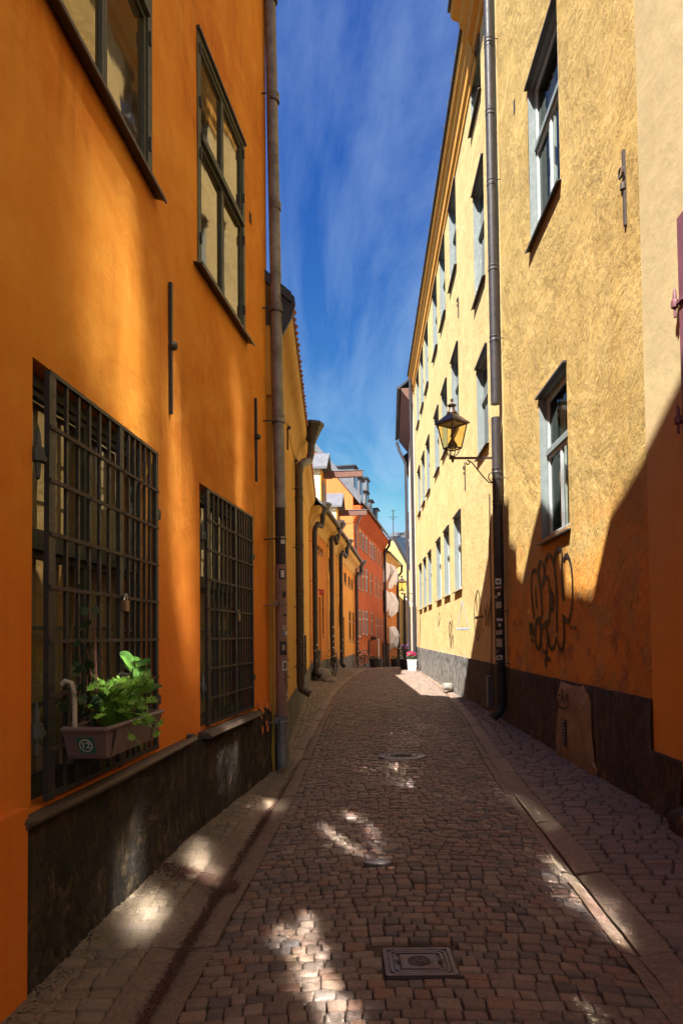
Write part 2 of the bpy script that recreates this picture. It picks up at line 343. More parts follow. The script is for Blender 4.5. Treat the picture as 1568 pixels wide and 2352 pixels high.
def wloc(o):
    p = Vector((0, 0, 0))
    while o is not None: p = p + o.location; o = o.parent
    return p
def put(name, mb, parent=None, smooth=False, local=False, kind=None, label=None, cat=None, group=None, weld=False):
    me = bpy.data.meshes.new(name)
    off = Vector((0, 0, 0)) if (parent is None or local) else wloc(parent)
    base = Vector((0, 0, 0))
    if parent is None and not local and cat:   # a thing of one mesh: origin at its base
        a = np.array(mb.v); base = Vector((float(a[:, 0].mean()), float(a[:, 1].mean()), float(a[:, 2].min()))); off = base
    me.from_pydata([(x - off.x, y - off.y, z - off.z) for x, y, z in mb.v], [], mb.f)
    for m in mb.mats: me.materials.append(M[m] if isinstance(m, str) else m)
    me.polygons.foreach_set('material_index', mb.mi)
    ul = me.uv_layers.new(name='UVMap')
    ul.data.foreach_set('uv', [c for f in mb.uv for p in f for c in p])
    if smooth: me.polygons.foreach_set('use_smooth', [True] * len(me.polygons))
    me.update()
    if weld or smooth:
        bm = bmesh.new(); bm.from_mesh(me); bmesh.ops.remove_doubles(bm, verts=bm.verts, dist=.0004)
        bmesh.ops.recalc_face_normals(bm, faces=bm.faces); bm.to_mesh(me); bm.free()
    if smooth:
        try: me.set_sharp_from_angle(angle=math.radians(40))
        except Exception: pass
    o = bpy.data.objects.new(name, me); COL.objects.link(o); o.location = base
    if parent is not None: o.parent = parent
    if kind: o['kind'] = kind
    if label: o['label'] = label
    if cat: o['category'] = cat
    if group: o['group'] = group
    return o
def thing(name, label, cat, loc, group=None, rot=0.):
    o = bpy.data.objects.new(name, None); COL.objects.link(o); o.location = loc; o.rotation_euler = (0, 0, rot)
    o.empty_display_size = .2
    o['label'] = label; o['category'] = cat
    if group: o['group'] = group
    return o
def dup(o, parent, loc=None, rot=None, scale=None, name=None):
    c = o.copy(); COL.objects.link(c); c.parent = parent
    if loc is not None: c.location = loc
    if rot is not None: c.rotation_euler = rot
    if scale is not None: c.scale = scale
    return c
def text_obj(name, s, size, mat, M4, parent=None, depth=.002, align='CENTER'):
    cu = bpy.data.curves.new(name, 'FONT'); cu.body = s; cu.size = size; cu.extrude = depth; cu.align_x = align; cu.align_y = 'CENTER'; cu.resolution_u = 3
    t = bpy.data.objects.new(name, cu); COL.objects.link(t)
    dg = bpy.context.evaluated_depsgraph_get(); me = bpy.data.meshes.new_from_object(t.evaluated_get(dg))
    bpy.data.objects.remove(t); bpy.data.curves.remove(cu)
    me.transform(M4)
    if parent is not None: me.transform(Matrix.Translation(-wloc(parent)))
    me.materials.clear(); me.materials.append(M[mat])
    o = bpy.data.objects.new(name, me); COL.objects.link(o)
    if parent is not None: o.parent = parent
    return o

# ------------------------------------------------------------------ lie of the land
def terrain(y): return -.05 * 2.0 * math.log1p(math.exp((y - 37.5) / 2.0)) if y < 120 else -.05 * (y - 37.5)
def curve(pts):
    ys = [p[0] for p in pts]; xs = [p[1] for p in pts]
    # smooth cubic (Catmull-Rom style, numpy Hermite)
    ys = np.array(ys, float); xs = np.array(xs, float); m = np.gradient(xs, ys)
    def f(y):
        y = min(max(y, ys[0]), ys[-1]); i = int(min(max(np.searchsorted(ys, y) - 1, 0), len(ys) - 2)); h = ys[i + 1] - ys[i]; t = (y - ys[i]) / h
        return float((2 * t**3 - 3 * t**2 + 1) * xs[i] + (t**3 - 2 * t**2 + t) * h * m[i] + (-2 * t**3 + 3 * t**2) * xs[i + 1] + (t**3 - t**2) * h * m[i + 1])
    return f
WL = curve([(-14, -2.9), (-2, -1.97), (5.8, -1.36), (8.8, -.93), (12, -.93), (17.5, -1.04), (25.8, -1.2), (31, -.63), (34.5, -.22), (45, .85), (62, 3.84), (75, 6.3)])
WR = curve([(-14, 2.35), (0, 2.7), (12.5, 3.04), (35.5, 3.91), (45, 4.55), (60, 5.8), (75, 9.2)])
GL0 = curve([(-14, -1.75), (0, -1.22), (3, -1.09), (4.2, -1.07), (7.9, -.86), (14.2, -.62), (20.8, -.36), (26, .0), (31, .5), (36, 1.05), (45, 2.0), (62, 4.4), (75, 7.4)])
GL1 = curve([(-14, -1.4), (0, -.88), (3, -.76), (4.2, -.69), (7.9, -.51), (14.2, -.33), (20.8, -.08), (26, .26), (31, .74), (36, 1.28), (45, 2.2), (62, 4.55), (75, 7.55)])
GR0 = curve([(-14, 1.2), (0, 1.36), (3, 1.42), (4.2, 1.5), (7.9, 1.77), (14.2, 2.44), (20.8, 3.06), (26, 3.36), (31, 3.55), (36, 3.75), (45, 4.35), (62, 5.8), (75, 9)])
GR1 = curve([(-14, 1.49), (0, 1.65), (3, 1.71), (4.2, 1.79), (7.9, 2.07), (14.2, 2.73), (20.8, 3.26), (26, 3.5), (31, 3.68), (36, 3.85), (45, 4.45), (62, 5.9), (75, 9.1)])
def gz(x, y):
    b = terrain(y); l0, l1, r0, r1 = GL0(y), GL1(y), GR0(y), GR1(y)
    if x < l0: return b + .0 + .03 * (l0 - x)
    if x < l1: return b - .0
    if x < r0:
        u = (x - l1) / max(.1, r0 - l1); return b + .035 * (1 - (2 * u - 1) ** 2)
    if x < r1: return b
    return b + min(.16, .10 * (x - r1) / max(.25, WR(y) - r1))

class Wall:
    """A facade standing on the plan line P-Q; s runs along it, z up, n towards the street."""
    def __init__(s, P, Q, side, s_uv=0., amp=.0):
        s.P = Vector((P[0], P[1], 0)); d = Vector((Q[0] - P[0], Q[1] - P[1], 0)); s.L = d.length; s.t = d.normalized()
        s.n = Vector((s.t.y, -s.t.x, 0)) * (1 if side == 'L' else -1); s.side = side; s.su = s_uv; s.amp = amp
    def disp(s, a, z):
        if not s.amp: return 0.
        return s.amp * (mnoise.noise(Vector(((a + s.su) * .7, z * .7, 3.1))) + .5 * mnoise.noise(Vector(((a + s.su) * 2.1, z * 2.1, 8.))))
    def pt(s, a, z, n=0.): return s.P + s.t * a + s.n * n + Vector((0, 0, z))
    def hit(s, px, py, n=0.):
        d = ray(px, py); o = Vector((0, 0, EYE)) - (s.P + s.n * n); k = -o.dot(s.n) / d.dot(s.n)
        q = o + d * k; return q.dot(s.t), q.z
    def at(s, a): p = s.pt(a, 0); return terrain(p.y)
    def box(s, mb, a0, a1, z0, z1, n0, n1, mat):
        c = [s.pt(a0, z0, n0), s.pt(a1, z0, n0), s.pt(a1, z0, n1), s.pt(a0, z0, n1), s.pt(a0, z1, n0), s.pt(a1, z1, n0), s.pt(a1, z1, n1), s.pt(a0, z1, n1)]
        i = len(mb.f); mb.hexa(c, mat)
        m = {0: (a0, z0), 1: (a1, z0), 2: (a1, z0), 3: (a0, z0), 4: (a0, z1), 5: (a1, z1), 6: (a1, z1), 7: (a0, z1)}
        fl = [(0, 3, 2, 1), (4, 5, 6, 7), (0, 1, 5, 4), (1, 2, 6, 5), (2, 3, 7, 6), (3, 0, 4, 7)]
        for k in range(6): mb.uv[i + k] = [(m[j][0] + s.su, m[j][1]) for j in fl[k]]
    rise = 0.
    def extrude(s, mb, prof, a0, a1, mat, closed=True):
        ring = lambda a: [s.pt(a, z + s.rise * a, n) for n, z in prof]
        i = len(mb.f); mb.loft([ring(a0), ring(a1)], mat, close=closed, caps=closed)
    def facade(s, mb, a0, a1, z0, z1, holes, mat, reveal=.15, rmat=None, cell=2.0, zc=None):
        rmat = rmat or mat
        def brk(lo, hi, pts, c):
            xs = sorted(set([lo, hi] + [p for p in pts if lo < p < hi])); out = []
            for x, y in zip(xs[:-1], xs[1:]):
                k = max(1, int(math.ceil((y - x) / c))); out += [x + (y - x) * i / k for i in range(k)]
            return out + [hi]
        A = brk(a0, a1, [h[0] for h in holes] + [h[1] for h in holes], cell)
        Z = brk(z0, z1, [h[2] for h in holes] + [h[3] for h in holes], zc or cell)
        vs = []; idx = {}
        def vid(i, j):
            if (i, j) not in idx: idx[i, j] = len(vs); vs.append((A[i], Z[j]))
            return idx[i, j]
        fs = []
        for i in range(len(A) - 1):
            ca = (A[i] + A[i + 1]) / 2
            for j in range(len(Z) - 1):
                cz = (Z[j] + Z[j + 1]) / 2
                if any(h[0] < ca < h[1] and h[2] < cz < h[3] for h in holes): continue
                f = (vid(i, j), vid(i + 1, j), vid(i + 1, j + 1), vid(i, j + 1)); fs.append(f if s.side == 'L' else f[::-1])
        b = len(mb.v); k = mb.slot(mat)
        mb.v += [tuple(s.pt(a, z, s.disp(a, z))) for a, z in vs]
        for f in fs:
            mb.f.append(tuple(q + b for q in f)); mb.mi.append(k); mb.uv.append([(vs[q][0] + s.su, vs[q][1]) for q in f])
        for h in holes:
            c = [(h[0], h[2]), (h[1], h[2]), (h[1], h[3]), (h[0], h[3])]
            for q in range(4):
                (x0, y0), (x1, y1) = c[q], c[(q + 1) % 4]
                m = rmat if q in (1, 3) else (rmat if q == 2 else mat)
                mb.face([s.pt(x0, y0, s.disp(x0, y0)), s.pt(x1, y1, s.disp(x1, y1)), s.pt(x1, y1, -reveal), s.pt(x0, y0, -reveal)], m,
                        [(x0 + s.su, y0), (x1 + s.su, y1), (x1 + s.su + .1, y1 + .1), (x0 + s.su + .1, y0 + .1)])
def ribbon(W, mb, pts, wdt, mat, n=.004, fade=None):
    """a painted line on wall W through (s, z) points"""
    P = []
    for (a, b), (c, d) in zip(pts[:-1], pts[1:]):
        L_ = math.hypot(c - a, d - b); k = max(1, int(L_ / .08)); P += [(a + (c - a) * i / k, b + (d - b) * i / k) for i in range(k)]
    P.append(pts[-1]); 
    Q = [P[0]] + [((P[i - 1][0] + 2 * P[i][0] + P[i + 1][0]) / 4, (P[i - 1][1] + 2 * P[i][1] + P[i + 1][1]) / 4) for i in range(1, len(P) - 1)] + [P[-1]]
    vs = []
    for i, (a, z) in enumerate(Q):
        p, q = Q[max(0, i - 1)], Q[min(len(Q) - 1, i + 1)]; dx, dz = q[0] - p[0], q[1] - p[1]; l = math.hypot(dx, dz) or 1
        w = wdt * (.5 + .12 * math.sin(i * .7)); nx, nz = -dz / l * w, dx / l * w
        for sg in (1, -1):
            aa, zz = a + nx * sg, z + nz * sg; vs.append(W.pt(aa, zz, W.disp(aa, zz) + n))
    mb.poly(vs, [(2 * i, 2 * i + 1, 2 * i + 3, 2 * i + 2) for i in range(len(Q) - 1)], mat)
# ------------------------------------------------------------------ clear glass
t = NT('clear_window_glass'); fr = t.n('ShaderNodeFresnel', inp={'IOR': 2.8}).outputs[0]
fr = t.math('MULTIPLY', fr, t.math('SUBTRACT', 1., t.n('ShaderNodeNewGeometry').outputs['Backfacing']))
tr = t.n('ShaderNodeBsdfTransparent', inp={'Color': (.8, .84, .82)}); gl = t.n('ShaderNodeBsdfGlossy', inp={'Roughness': .02})
t.put(gl.inputs['Normal'], t.bump(t.noise(t.n('ShaderNodeTexCoord').outputs['Object'], 1.6, 3), .003))
mxs = t.n('ShaderNodeMixShader', inp={0: fr}); t.t.links.new(tr.outputs[0], mxs.inputs[1]); t.t.links.new(gl.outputs[0], mxs.inputs[2])
t.t.links.new(mxs.outputs[0], t.t.nodes['Material Output'].inputs[0]); M['glass_clear'] = t.m

# ------------------------------------------------------------------ the street floor
g = MB()
ys = list(np.arange(-14, 80, 1.0)) + [90, 120, 200, 400]
xs = [-400, -60, -8]
prev = None
for y in ys:
    row = [(x, y, terrain(y) - .12) for x in (-400, -60, -8, 0, 14, 60, 400)]
    if prev:
        for i in range(6): g.face([prev[i], prev[i + 1], row[i + 1], row[i]], 'dirt')
    prev = row
put('ground', g, kind='structure')

def bed(name, f0, f1, y0, y1, dz, mat, nx=6, kind='structure', label=None):
    mb = MB(); prev = None
    for y in np.arange(y0, y1 + .01, .5):
        a, b = f0(y), f1(y)
        row = [(a + (b - a) * i / nx, y, gz(min(max(a + (b - a) * i / nx, a + .002), b - .002), y) + dz) for i in range(nx + 1)]
        if prev:
            for i in range(nx): mb.face([prev[i], prev[i + 1], row[i + 1], row[i]], mat)
        prev = row
    return put(name, mb, kind=kind, smooth=False)
road = bed('road', GL1, GR0, -13.5, 74, -.022, 'dirt', 10)
gut_l = bed('gutter', GL0, GL1, -13.5, 74, -.05, 'dirt', 2)
gut_r = bed('gutter', GR0, GR1, -13.5, 74, -.05, 'dirt', 2)
pav_l = bed('pavement', lambda y: WL(y) - .1, GL0, -13.5, 74, -.022, 'dirt', 4)
pav_r = bed('pavement', GR1, lambda y: WR(y) + .1, -13.5, 74, -.022, 'dirt', 4)

# setts: twelve stones, placed one by one
def sett_mesh(i):
    vs = []; fs = []; r = random.Random(100 + i)
    for j in range(4):
        for k in range(4):
            u, v = (-.5, -.41, .41, .5)[k], (-.5, -.40, .40, .5)[j]
            e = (k in (0, 3)) + (j in (0, 3))
            cx = .035 if e == 2 else 0
            z = (0, -.045, -.13)[e] + r.uniform(-.04, .04)
            vs.append((u * (1 - 2 * cx) + r.uniform(-.03, .03), v * (1 - 2 * cx) + r.uniform(-.035, .035), z))
    ring = [0, 1, 2, 3, 7, 11, 15, 14, 13, 12, 8, 4]
    for q in ring: vs.append((vs[q][0] * 1.0, vs[q][1] * 1.0, -1.0))
    for j in range(3):
        for k in range(3): a = j * 4 + k; fs.append((a, a + 1, a + 5, a + 4))
    for q in range(12): a, b = ring[q], ring[(q + 1) % 12]; fs.append((b, a, 16 + q, 16 + (q + 1) % 12))
    return np.array(vs), fs
SETTS = [sett_mesh(i) for i in range(12)]
def sett_data(name, mat):
    out = []
    for i, (vs, fs) in enumerate(SETTS):
        me = bpy.data.meshes.new(name); me.from_pydata(vs.tolist(), [], fs); me.materials.append(M[mat])
        at = me.attributes.new('tint', 'FLOAT', 'POINT'); at.data.foreach_set('value', [i / 12.] * len(vs))
        me.polygons.foreach_set('use_smooth', [True] * len(fs)); out.append(me)
    return out
HOLES = []          # (x0, x1, y0, y1) iron covers let into the paving
def lay(parent, f0, f1, y0, y1, mat, dmin, dmax, wmin, wmax, skew=0., hgt=.05, jit=.006, nind=300, seed=1, part='sett', bow=0.):
    r = random.Random(seed); stones = []; y = y0; prevd = None
    while y < y1:
        d = r.uniform(dmin, dmax); yc = y + d / 2; a, b = f0(yc), f1(yc); x = a + .004 - r.uniform(0, wmin) * .3
        x = max(x, a + .004)
        sl = (f0(yc + .4) - f0(yc - .4) + f1(yc + .4) - f1(yc - .4)) / 1.6
        while x < b - .03:
            w = r.uniform(wmin, wmax)
            if b - (x + w) < wmin * .6: w = b - x - .004
            xc = x + w / 2; u = (xc - a) / max(.05, b - a)
            yy = yc + skew * (xc - a) - sl * (xc - (a + b) / 2) * .8 + bow * (u - .5) ** 2
            if not any(h[0] - w * .36 < xc < h[1] + w * .36 and h[2] - d * .36 < yy < h[3] + d * .36 for h in HOLES):
                q = math.atan(skew - sl * .8 + 2 * bow * (u - .5)) + r.uniform(-.05, .05)
                zz = gz(min(max(xc, a + .01), b - .01), yy)
                zr = gz(min(max(xc + .05, a + .01), b - .01), yy); tilt = math.atan2(zr - zz, .05) if a + .06 < xc < b - .06 else 0
                stones.append((xc, yy, zz + r.uniform(-jit, jit), w - r.uniform(.004, .012), d - r.uniform(.004, .012), q, r.randrange(12), r.random(), -tilt + r.uniform(-.05, .05), r.uniform(-.05, .05)))
            x += w
        y += d
    def size(s): return s[3] * s[4] / max(1., s[1] ** 2 + s[0] ** 2) ** 1.5 if s[1] > 2.55 + .9 * max(0, abs(s[0] - .2) - 1.2) else -1
    stones.sort(key=size, reverse=True)
    data = sett_data(part, mat)
    for s in stones[:nind]:
        o = bpy.data.objects.new(part, data[s[6]]); COL.objects.link(o); o.parent = parent
        o.location = s[:3]; o.rotation_euler = (s[9], s[8], s[5]); o.scale = (s[3], s[4], hgt)
    V = []; Fc = []; tint = []; base = 0
    for s in stones[nind:]:
        vs, fs = SETTS[s[6]]
        p = vs * np.array([s[3], s[4], hgt]); ca, sa = math.cos(s[5]), math.sin(s[5])
        z = p[:, 2] + p[:, 0] * -math.sin(s[8]) + p[:, 1] * math.sin(s[9])
        V.append(np.stack([s[0] + p[:, 0] * ca - p[:, 1] * sa, s[1] + p[:, 0] * sa + p[:, 1] * ca, s[2] + z], 1))
        Fc += [tuple(q + base for q in f) for f in fs]; tint += [s[7]] * len(vs); base += len(vs)
    V = np.concatenate(V); me = bpy.data.meshes.new(part + 's'); me.from_pydata(V.tolist(), [], Fc); me.materials.append(M[mat])
    at = me.attributes.new('tint', 'FLOAT', 'POINT'); at.data.foreach_set('value', tint)
    me.polygons.foreach_set('use_smooth', [True] * len(Fc))
    o = bpy.data.objects.new(part + 's', me); COL.objects.link(o); o.parent = parent; o['kind'] = 'stuff'
    return len(stones)
# iron covers
sq = [ground_at(*p) for p in ((889, 2183), (1030, 2190), (1048, 2268), (884, 2262))]
sqc = sum(sq, Vector()) / 4; sq_w, sq_d = .36, .30
rc = ground_at(922, 1741); rr = .325
ov = ground_at(866, 1990)
HOLES += [(sqc.x - sq_w / 2, sqc.x + sq_w / 2, sqc.y - sq_d / 2, sqc.y + sq_d / 2), (rc.x - rr * .86, rc.x + rr * .86, rc.y - rr * .86, rc.y + rr * .86), (ov.x - .09, ov.x + .09, ov.y - .06, ov.y + .06)]
nroad = lay(road, GL1, GR0, -1.0, 40, 'sett', .064, .098, .07, .125, .035, seed=11, bow=-.12, jit=.007)
lay(pav_r, GR1, lambda y: WR(y) + .02, 1.5, 38, 'sett_side', .095, .14, .12, .22, -.32, seed=12)
lay(pav_l, lambda y: WL(y) - .0, GL0, 1.0, 38, 'sett_left', .095, .135, .095, .15, .12, seed=13, nind=200, hgt=.06)

def channel(parent, f0, f1, y0, y1, split, seed):
    """two courses of long dished stones laid end to end"""
    r = random.Random(seed); y = y0
    while y < y1:
        ln = r.uniform(.85, 1.35); ye = min(y + ln, y1)
        for (u0, u1, prof) in ((0, split - .015, (0, -.004, -.014, -.026)), (split + .02, 1.0, (-.026, -.012, -.004, .0))):
            mb = MB(); rings = []; m = 5; dz = r.uniform(-.006, .006); dx = r.uniform(-.008, .008)
            y_a, y_b = y + .008, ye - .008
            for i in range(m):
                yy = y_a + (y_b - y_a) * i / (m - 1); a, b = f0(yy), f1(yy); z = terrain(yy) + dz
                top = [(a + (b - a) * (u0 + (u1 - u0) * q / 3) + dx, yy, z + prof[q] + r.uniform(-.002, .002)) for q in range(4)]
                if i in (0, m - 1): top = [(p[0], p[1], p[2] - .006) for p in top]
                rings.append([(top[0][0] - .004, yy, z - .1)] + [(q_[0] + r.uniform(-.007, .007), q_[1], q_[2] + r.uniform(-.003, .003)) for q_ in top] + [(top[3][0] + .004, yy, z - .1)])
            mb.loft(rings, 'kerb')
            o = put('channel_stone', mb, parent, smooth=True)
            at = o.data.attributes.new('tint', 'FLOAT', 'POINT'); at.data.foreach_set('value', [r.random()] * len(o.data.vertices))
        y = ye
channel(gut_l, GL0, GL1, 1.6, 42, .56, 5)
channel(gut_r, GR0, GR1, 1.6, 42, .36, 6)
# earth and grit against the left wall, and the litter in the left channel
def scatter(name, f, n, mat, smin, smax, seed, flat=(.25, .7)):
    r = random.Random(seed); mb = MB()
    for _ in range(n):
        x, y = f(r); z = gz(x, y) + .003; s = r.uniform(smin, smax); q = r.uniform(0, 6.3); e = r.uniform(*flat)
        c, sn = math.cos(q) * s, math.sin(q) * s
        top = (x, y, z + s * e); a, b, d = (x + c, y + sn, z), (x - c * .5 - sn * .8, y - sn * .5 + c * .8, z), (x - c * .5 + sn * .8, y - sn * .5 - c * .8, z)
        mb.poly([a, b, d, top], [(0, 1, 3), (1, 2, 3), (2, 0, 3)], mat)
    return put(name, mb, kind='stuff')
scatter('grit', lambda r: (lambda y: (WL(y) + .05 + abs(r.gauss(0, .13)), y))(r.uniform(2.2, 9.5)), 5200, 'sett_left', .004, .014, 3)
def lit(r):
    y = r.choice([r.gauss(4.75, .12), r.gauss(6.4, .4), r.gauss(4.4, 1.1), r.gauss(3.6, .6), r.uniform(2.8, 9)]); return (GL0(y) + (GL1(y) - GL0(y)) * min(.78, max(.35, r.gauss(.56, .05))), y)
scatter('leaf_litter', lit, 7000, 'litter', .003, .010, 4)
def lit2(r):
    y = r.gauss(4.75, .12); u = r.uniform(-.5, .42); return (GL0(y) + u * .7 + r.gauss(0, .03), 4.92 - u * .5 + r.gauss(0, .05) * (1 + abs(u)))
scatter('leaf_litter', lit2, 4200, 'litter', .003, .011, 5)

def cover(loc, w, d):
    c = thing('valve_cover', 'rectangular violet iron valve cover stamped SV in the cobbles', 'iron cover', (loc.x, loc.y, gz(loc.x, loc.y) - .010))
    def rr_ring(hx, hy, r, z):
        out = []
        for (sx, sy, a0) in ((1, 1, 0), (-1, 1, 90), (-1, -1, 180), (1, -1, 270)):
            for k in range(5):
                a = math.radians(a0 + 22.5 * k); out.append((loc.x + sx * (hx - r) + r * math.cos(a), loc.y + sy * (hy - r) + r * math.sin(a), c.location.z + z))
        return out
    def slab(name, hx, hy, r, z0, z1, mat='cast_iron', lip=.004):
        mb = MB(); mb.loft([rr_ring(hx, hy, r, z0), rr_ring(hx, hy, r, z1 - .003), rr_ring(hx - lip, hy - lip, max(.002, r - lip), z1)], mat); return put(name, mb, c)
    def frame(name, hx, hy, r, wd, z0, z1):
        mb = MB(); o0, o1 = rr_ring(hx, hy, r, z0), rr_ring(hx, hy, r, z1); i1, i0 = rr_ring(hx - wd, hy - wd, max(.003, r - wd), z1), rr_ring(hx - wd, hy - wd, max(.003, r - wd), z0)
        mb.loft([o0, o1, i1, i0, o0], 'cast_iron', caps=False); return put(name, mb, c)
    slab('base_plate', w / 2, d / 2, .006, -.05, .004)
    frame('rim', w / 2 - .001, d / 2 - .001, .012, .022, -.01, .012)
    frame('rim', w / 2 - .028, d / 2 - .026, .04, .016, -.01, .011); frame('rim', w / 2 - .052, d / 2 - .046, .03, .014, -.01, .011)
    pl = slab('lid_plate', w / 2 - .082, d / 2 - .072, .004, .0, .012)
    mb = MB(); n = 24
    mb.loft([[(loc.x + .058 * e * math.cos(2 * math.pi * k / n), loc.y + .05 * e * math.sin(2 * math.pi * k / n), c.location.z + z) for k in range(n)] for e, z in ((1, .0125), (1, .0145), (.93, .0145), (.9, .0128))], 'iron_rust')
    put('oval_boss', mb, c)
    for sx in (-1, 1):
        b = MB(); b.box((loc.x + sx * (w / 2 - .067) - .012, loc.y - .014, c.location.z), (loc.x + sx * (w / 2 - .067) + .012, loc.y + .014, c.location.z + .0125), 'iron_rust'); put('lifting_slot', b, c)
    text_obj('lettering', 'SV', .052, 'cast_iron', Matrix.Translation((loc.x, loc.y, c.location.z + .0135)) @ Matrix.Rotation(math.radians(-90), 4, 'Z'), c, .003)
cover(sqc, sq_w, sq_d)
c = thing('manhole_cover', 'round grey iron manhole cover with ringed pattern in the cobbles', 'manhole cover', (rc.x, rc.y, gz(rc.x, rc.y) - .008))
mb = MB(); mb.lathe([(rr, -.06), (rr, .012), (rr - .03, .014), (rr - .032, .004), (rr - .05, .004)], (rc.x, rc.y, c.location.z), 'cast_round', 40); put('rim', mb, c)
mb = MB(); mb.lathe([(rr - .052, -.05), (rr - .052, .008), (rr - .09, .010), (rr - .092, .004), (rr - .12, .004), (rr - .122, .010), (rr - .16, .010), (rr - .162, .004), (.001, .004)], (rc.x, rc.y, c.location.z), 'cast_round', 40); put('lid', mb, c)
mb = MB()
for k in range(9):
    a = k * .7; q0, q1 = .03 + .016 * (k % 5), .13
    mb.tube([(rc.x + q * math.cos(a + q * 6), rc.y + q * math.sin(a + q * 6), c.location.z + .006) for q in np.linspace(q0, q1, 5)], .009, 'cast_round', 5)
put('crest_relief', mb, c)
mb = MB(); n = 18
mb.loft([[(ov.x + .1 * e * math.cos(2 * math.pi * k / n), ov.y + .065 * e * math.sin(2 * math.pi * k / n), gz(ov.x, ov.y) - .004 + z) for k in range(n)] for e, z in ((1, -.04), (1, .006), (.9, .01), (.72, .01), (.7, .006))], 'cast_round')
put('stopcock_cover', mb, cat='iron cover', label='small oval iron stopcock cover in the cobbles beside the bright patch')
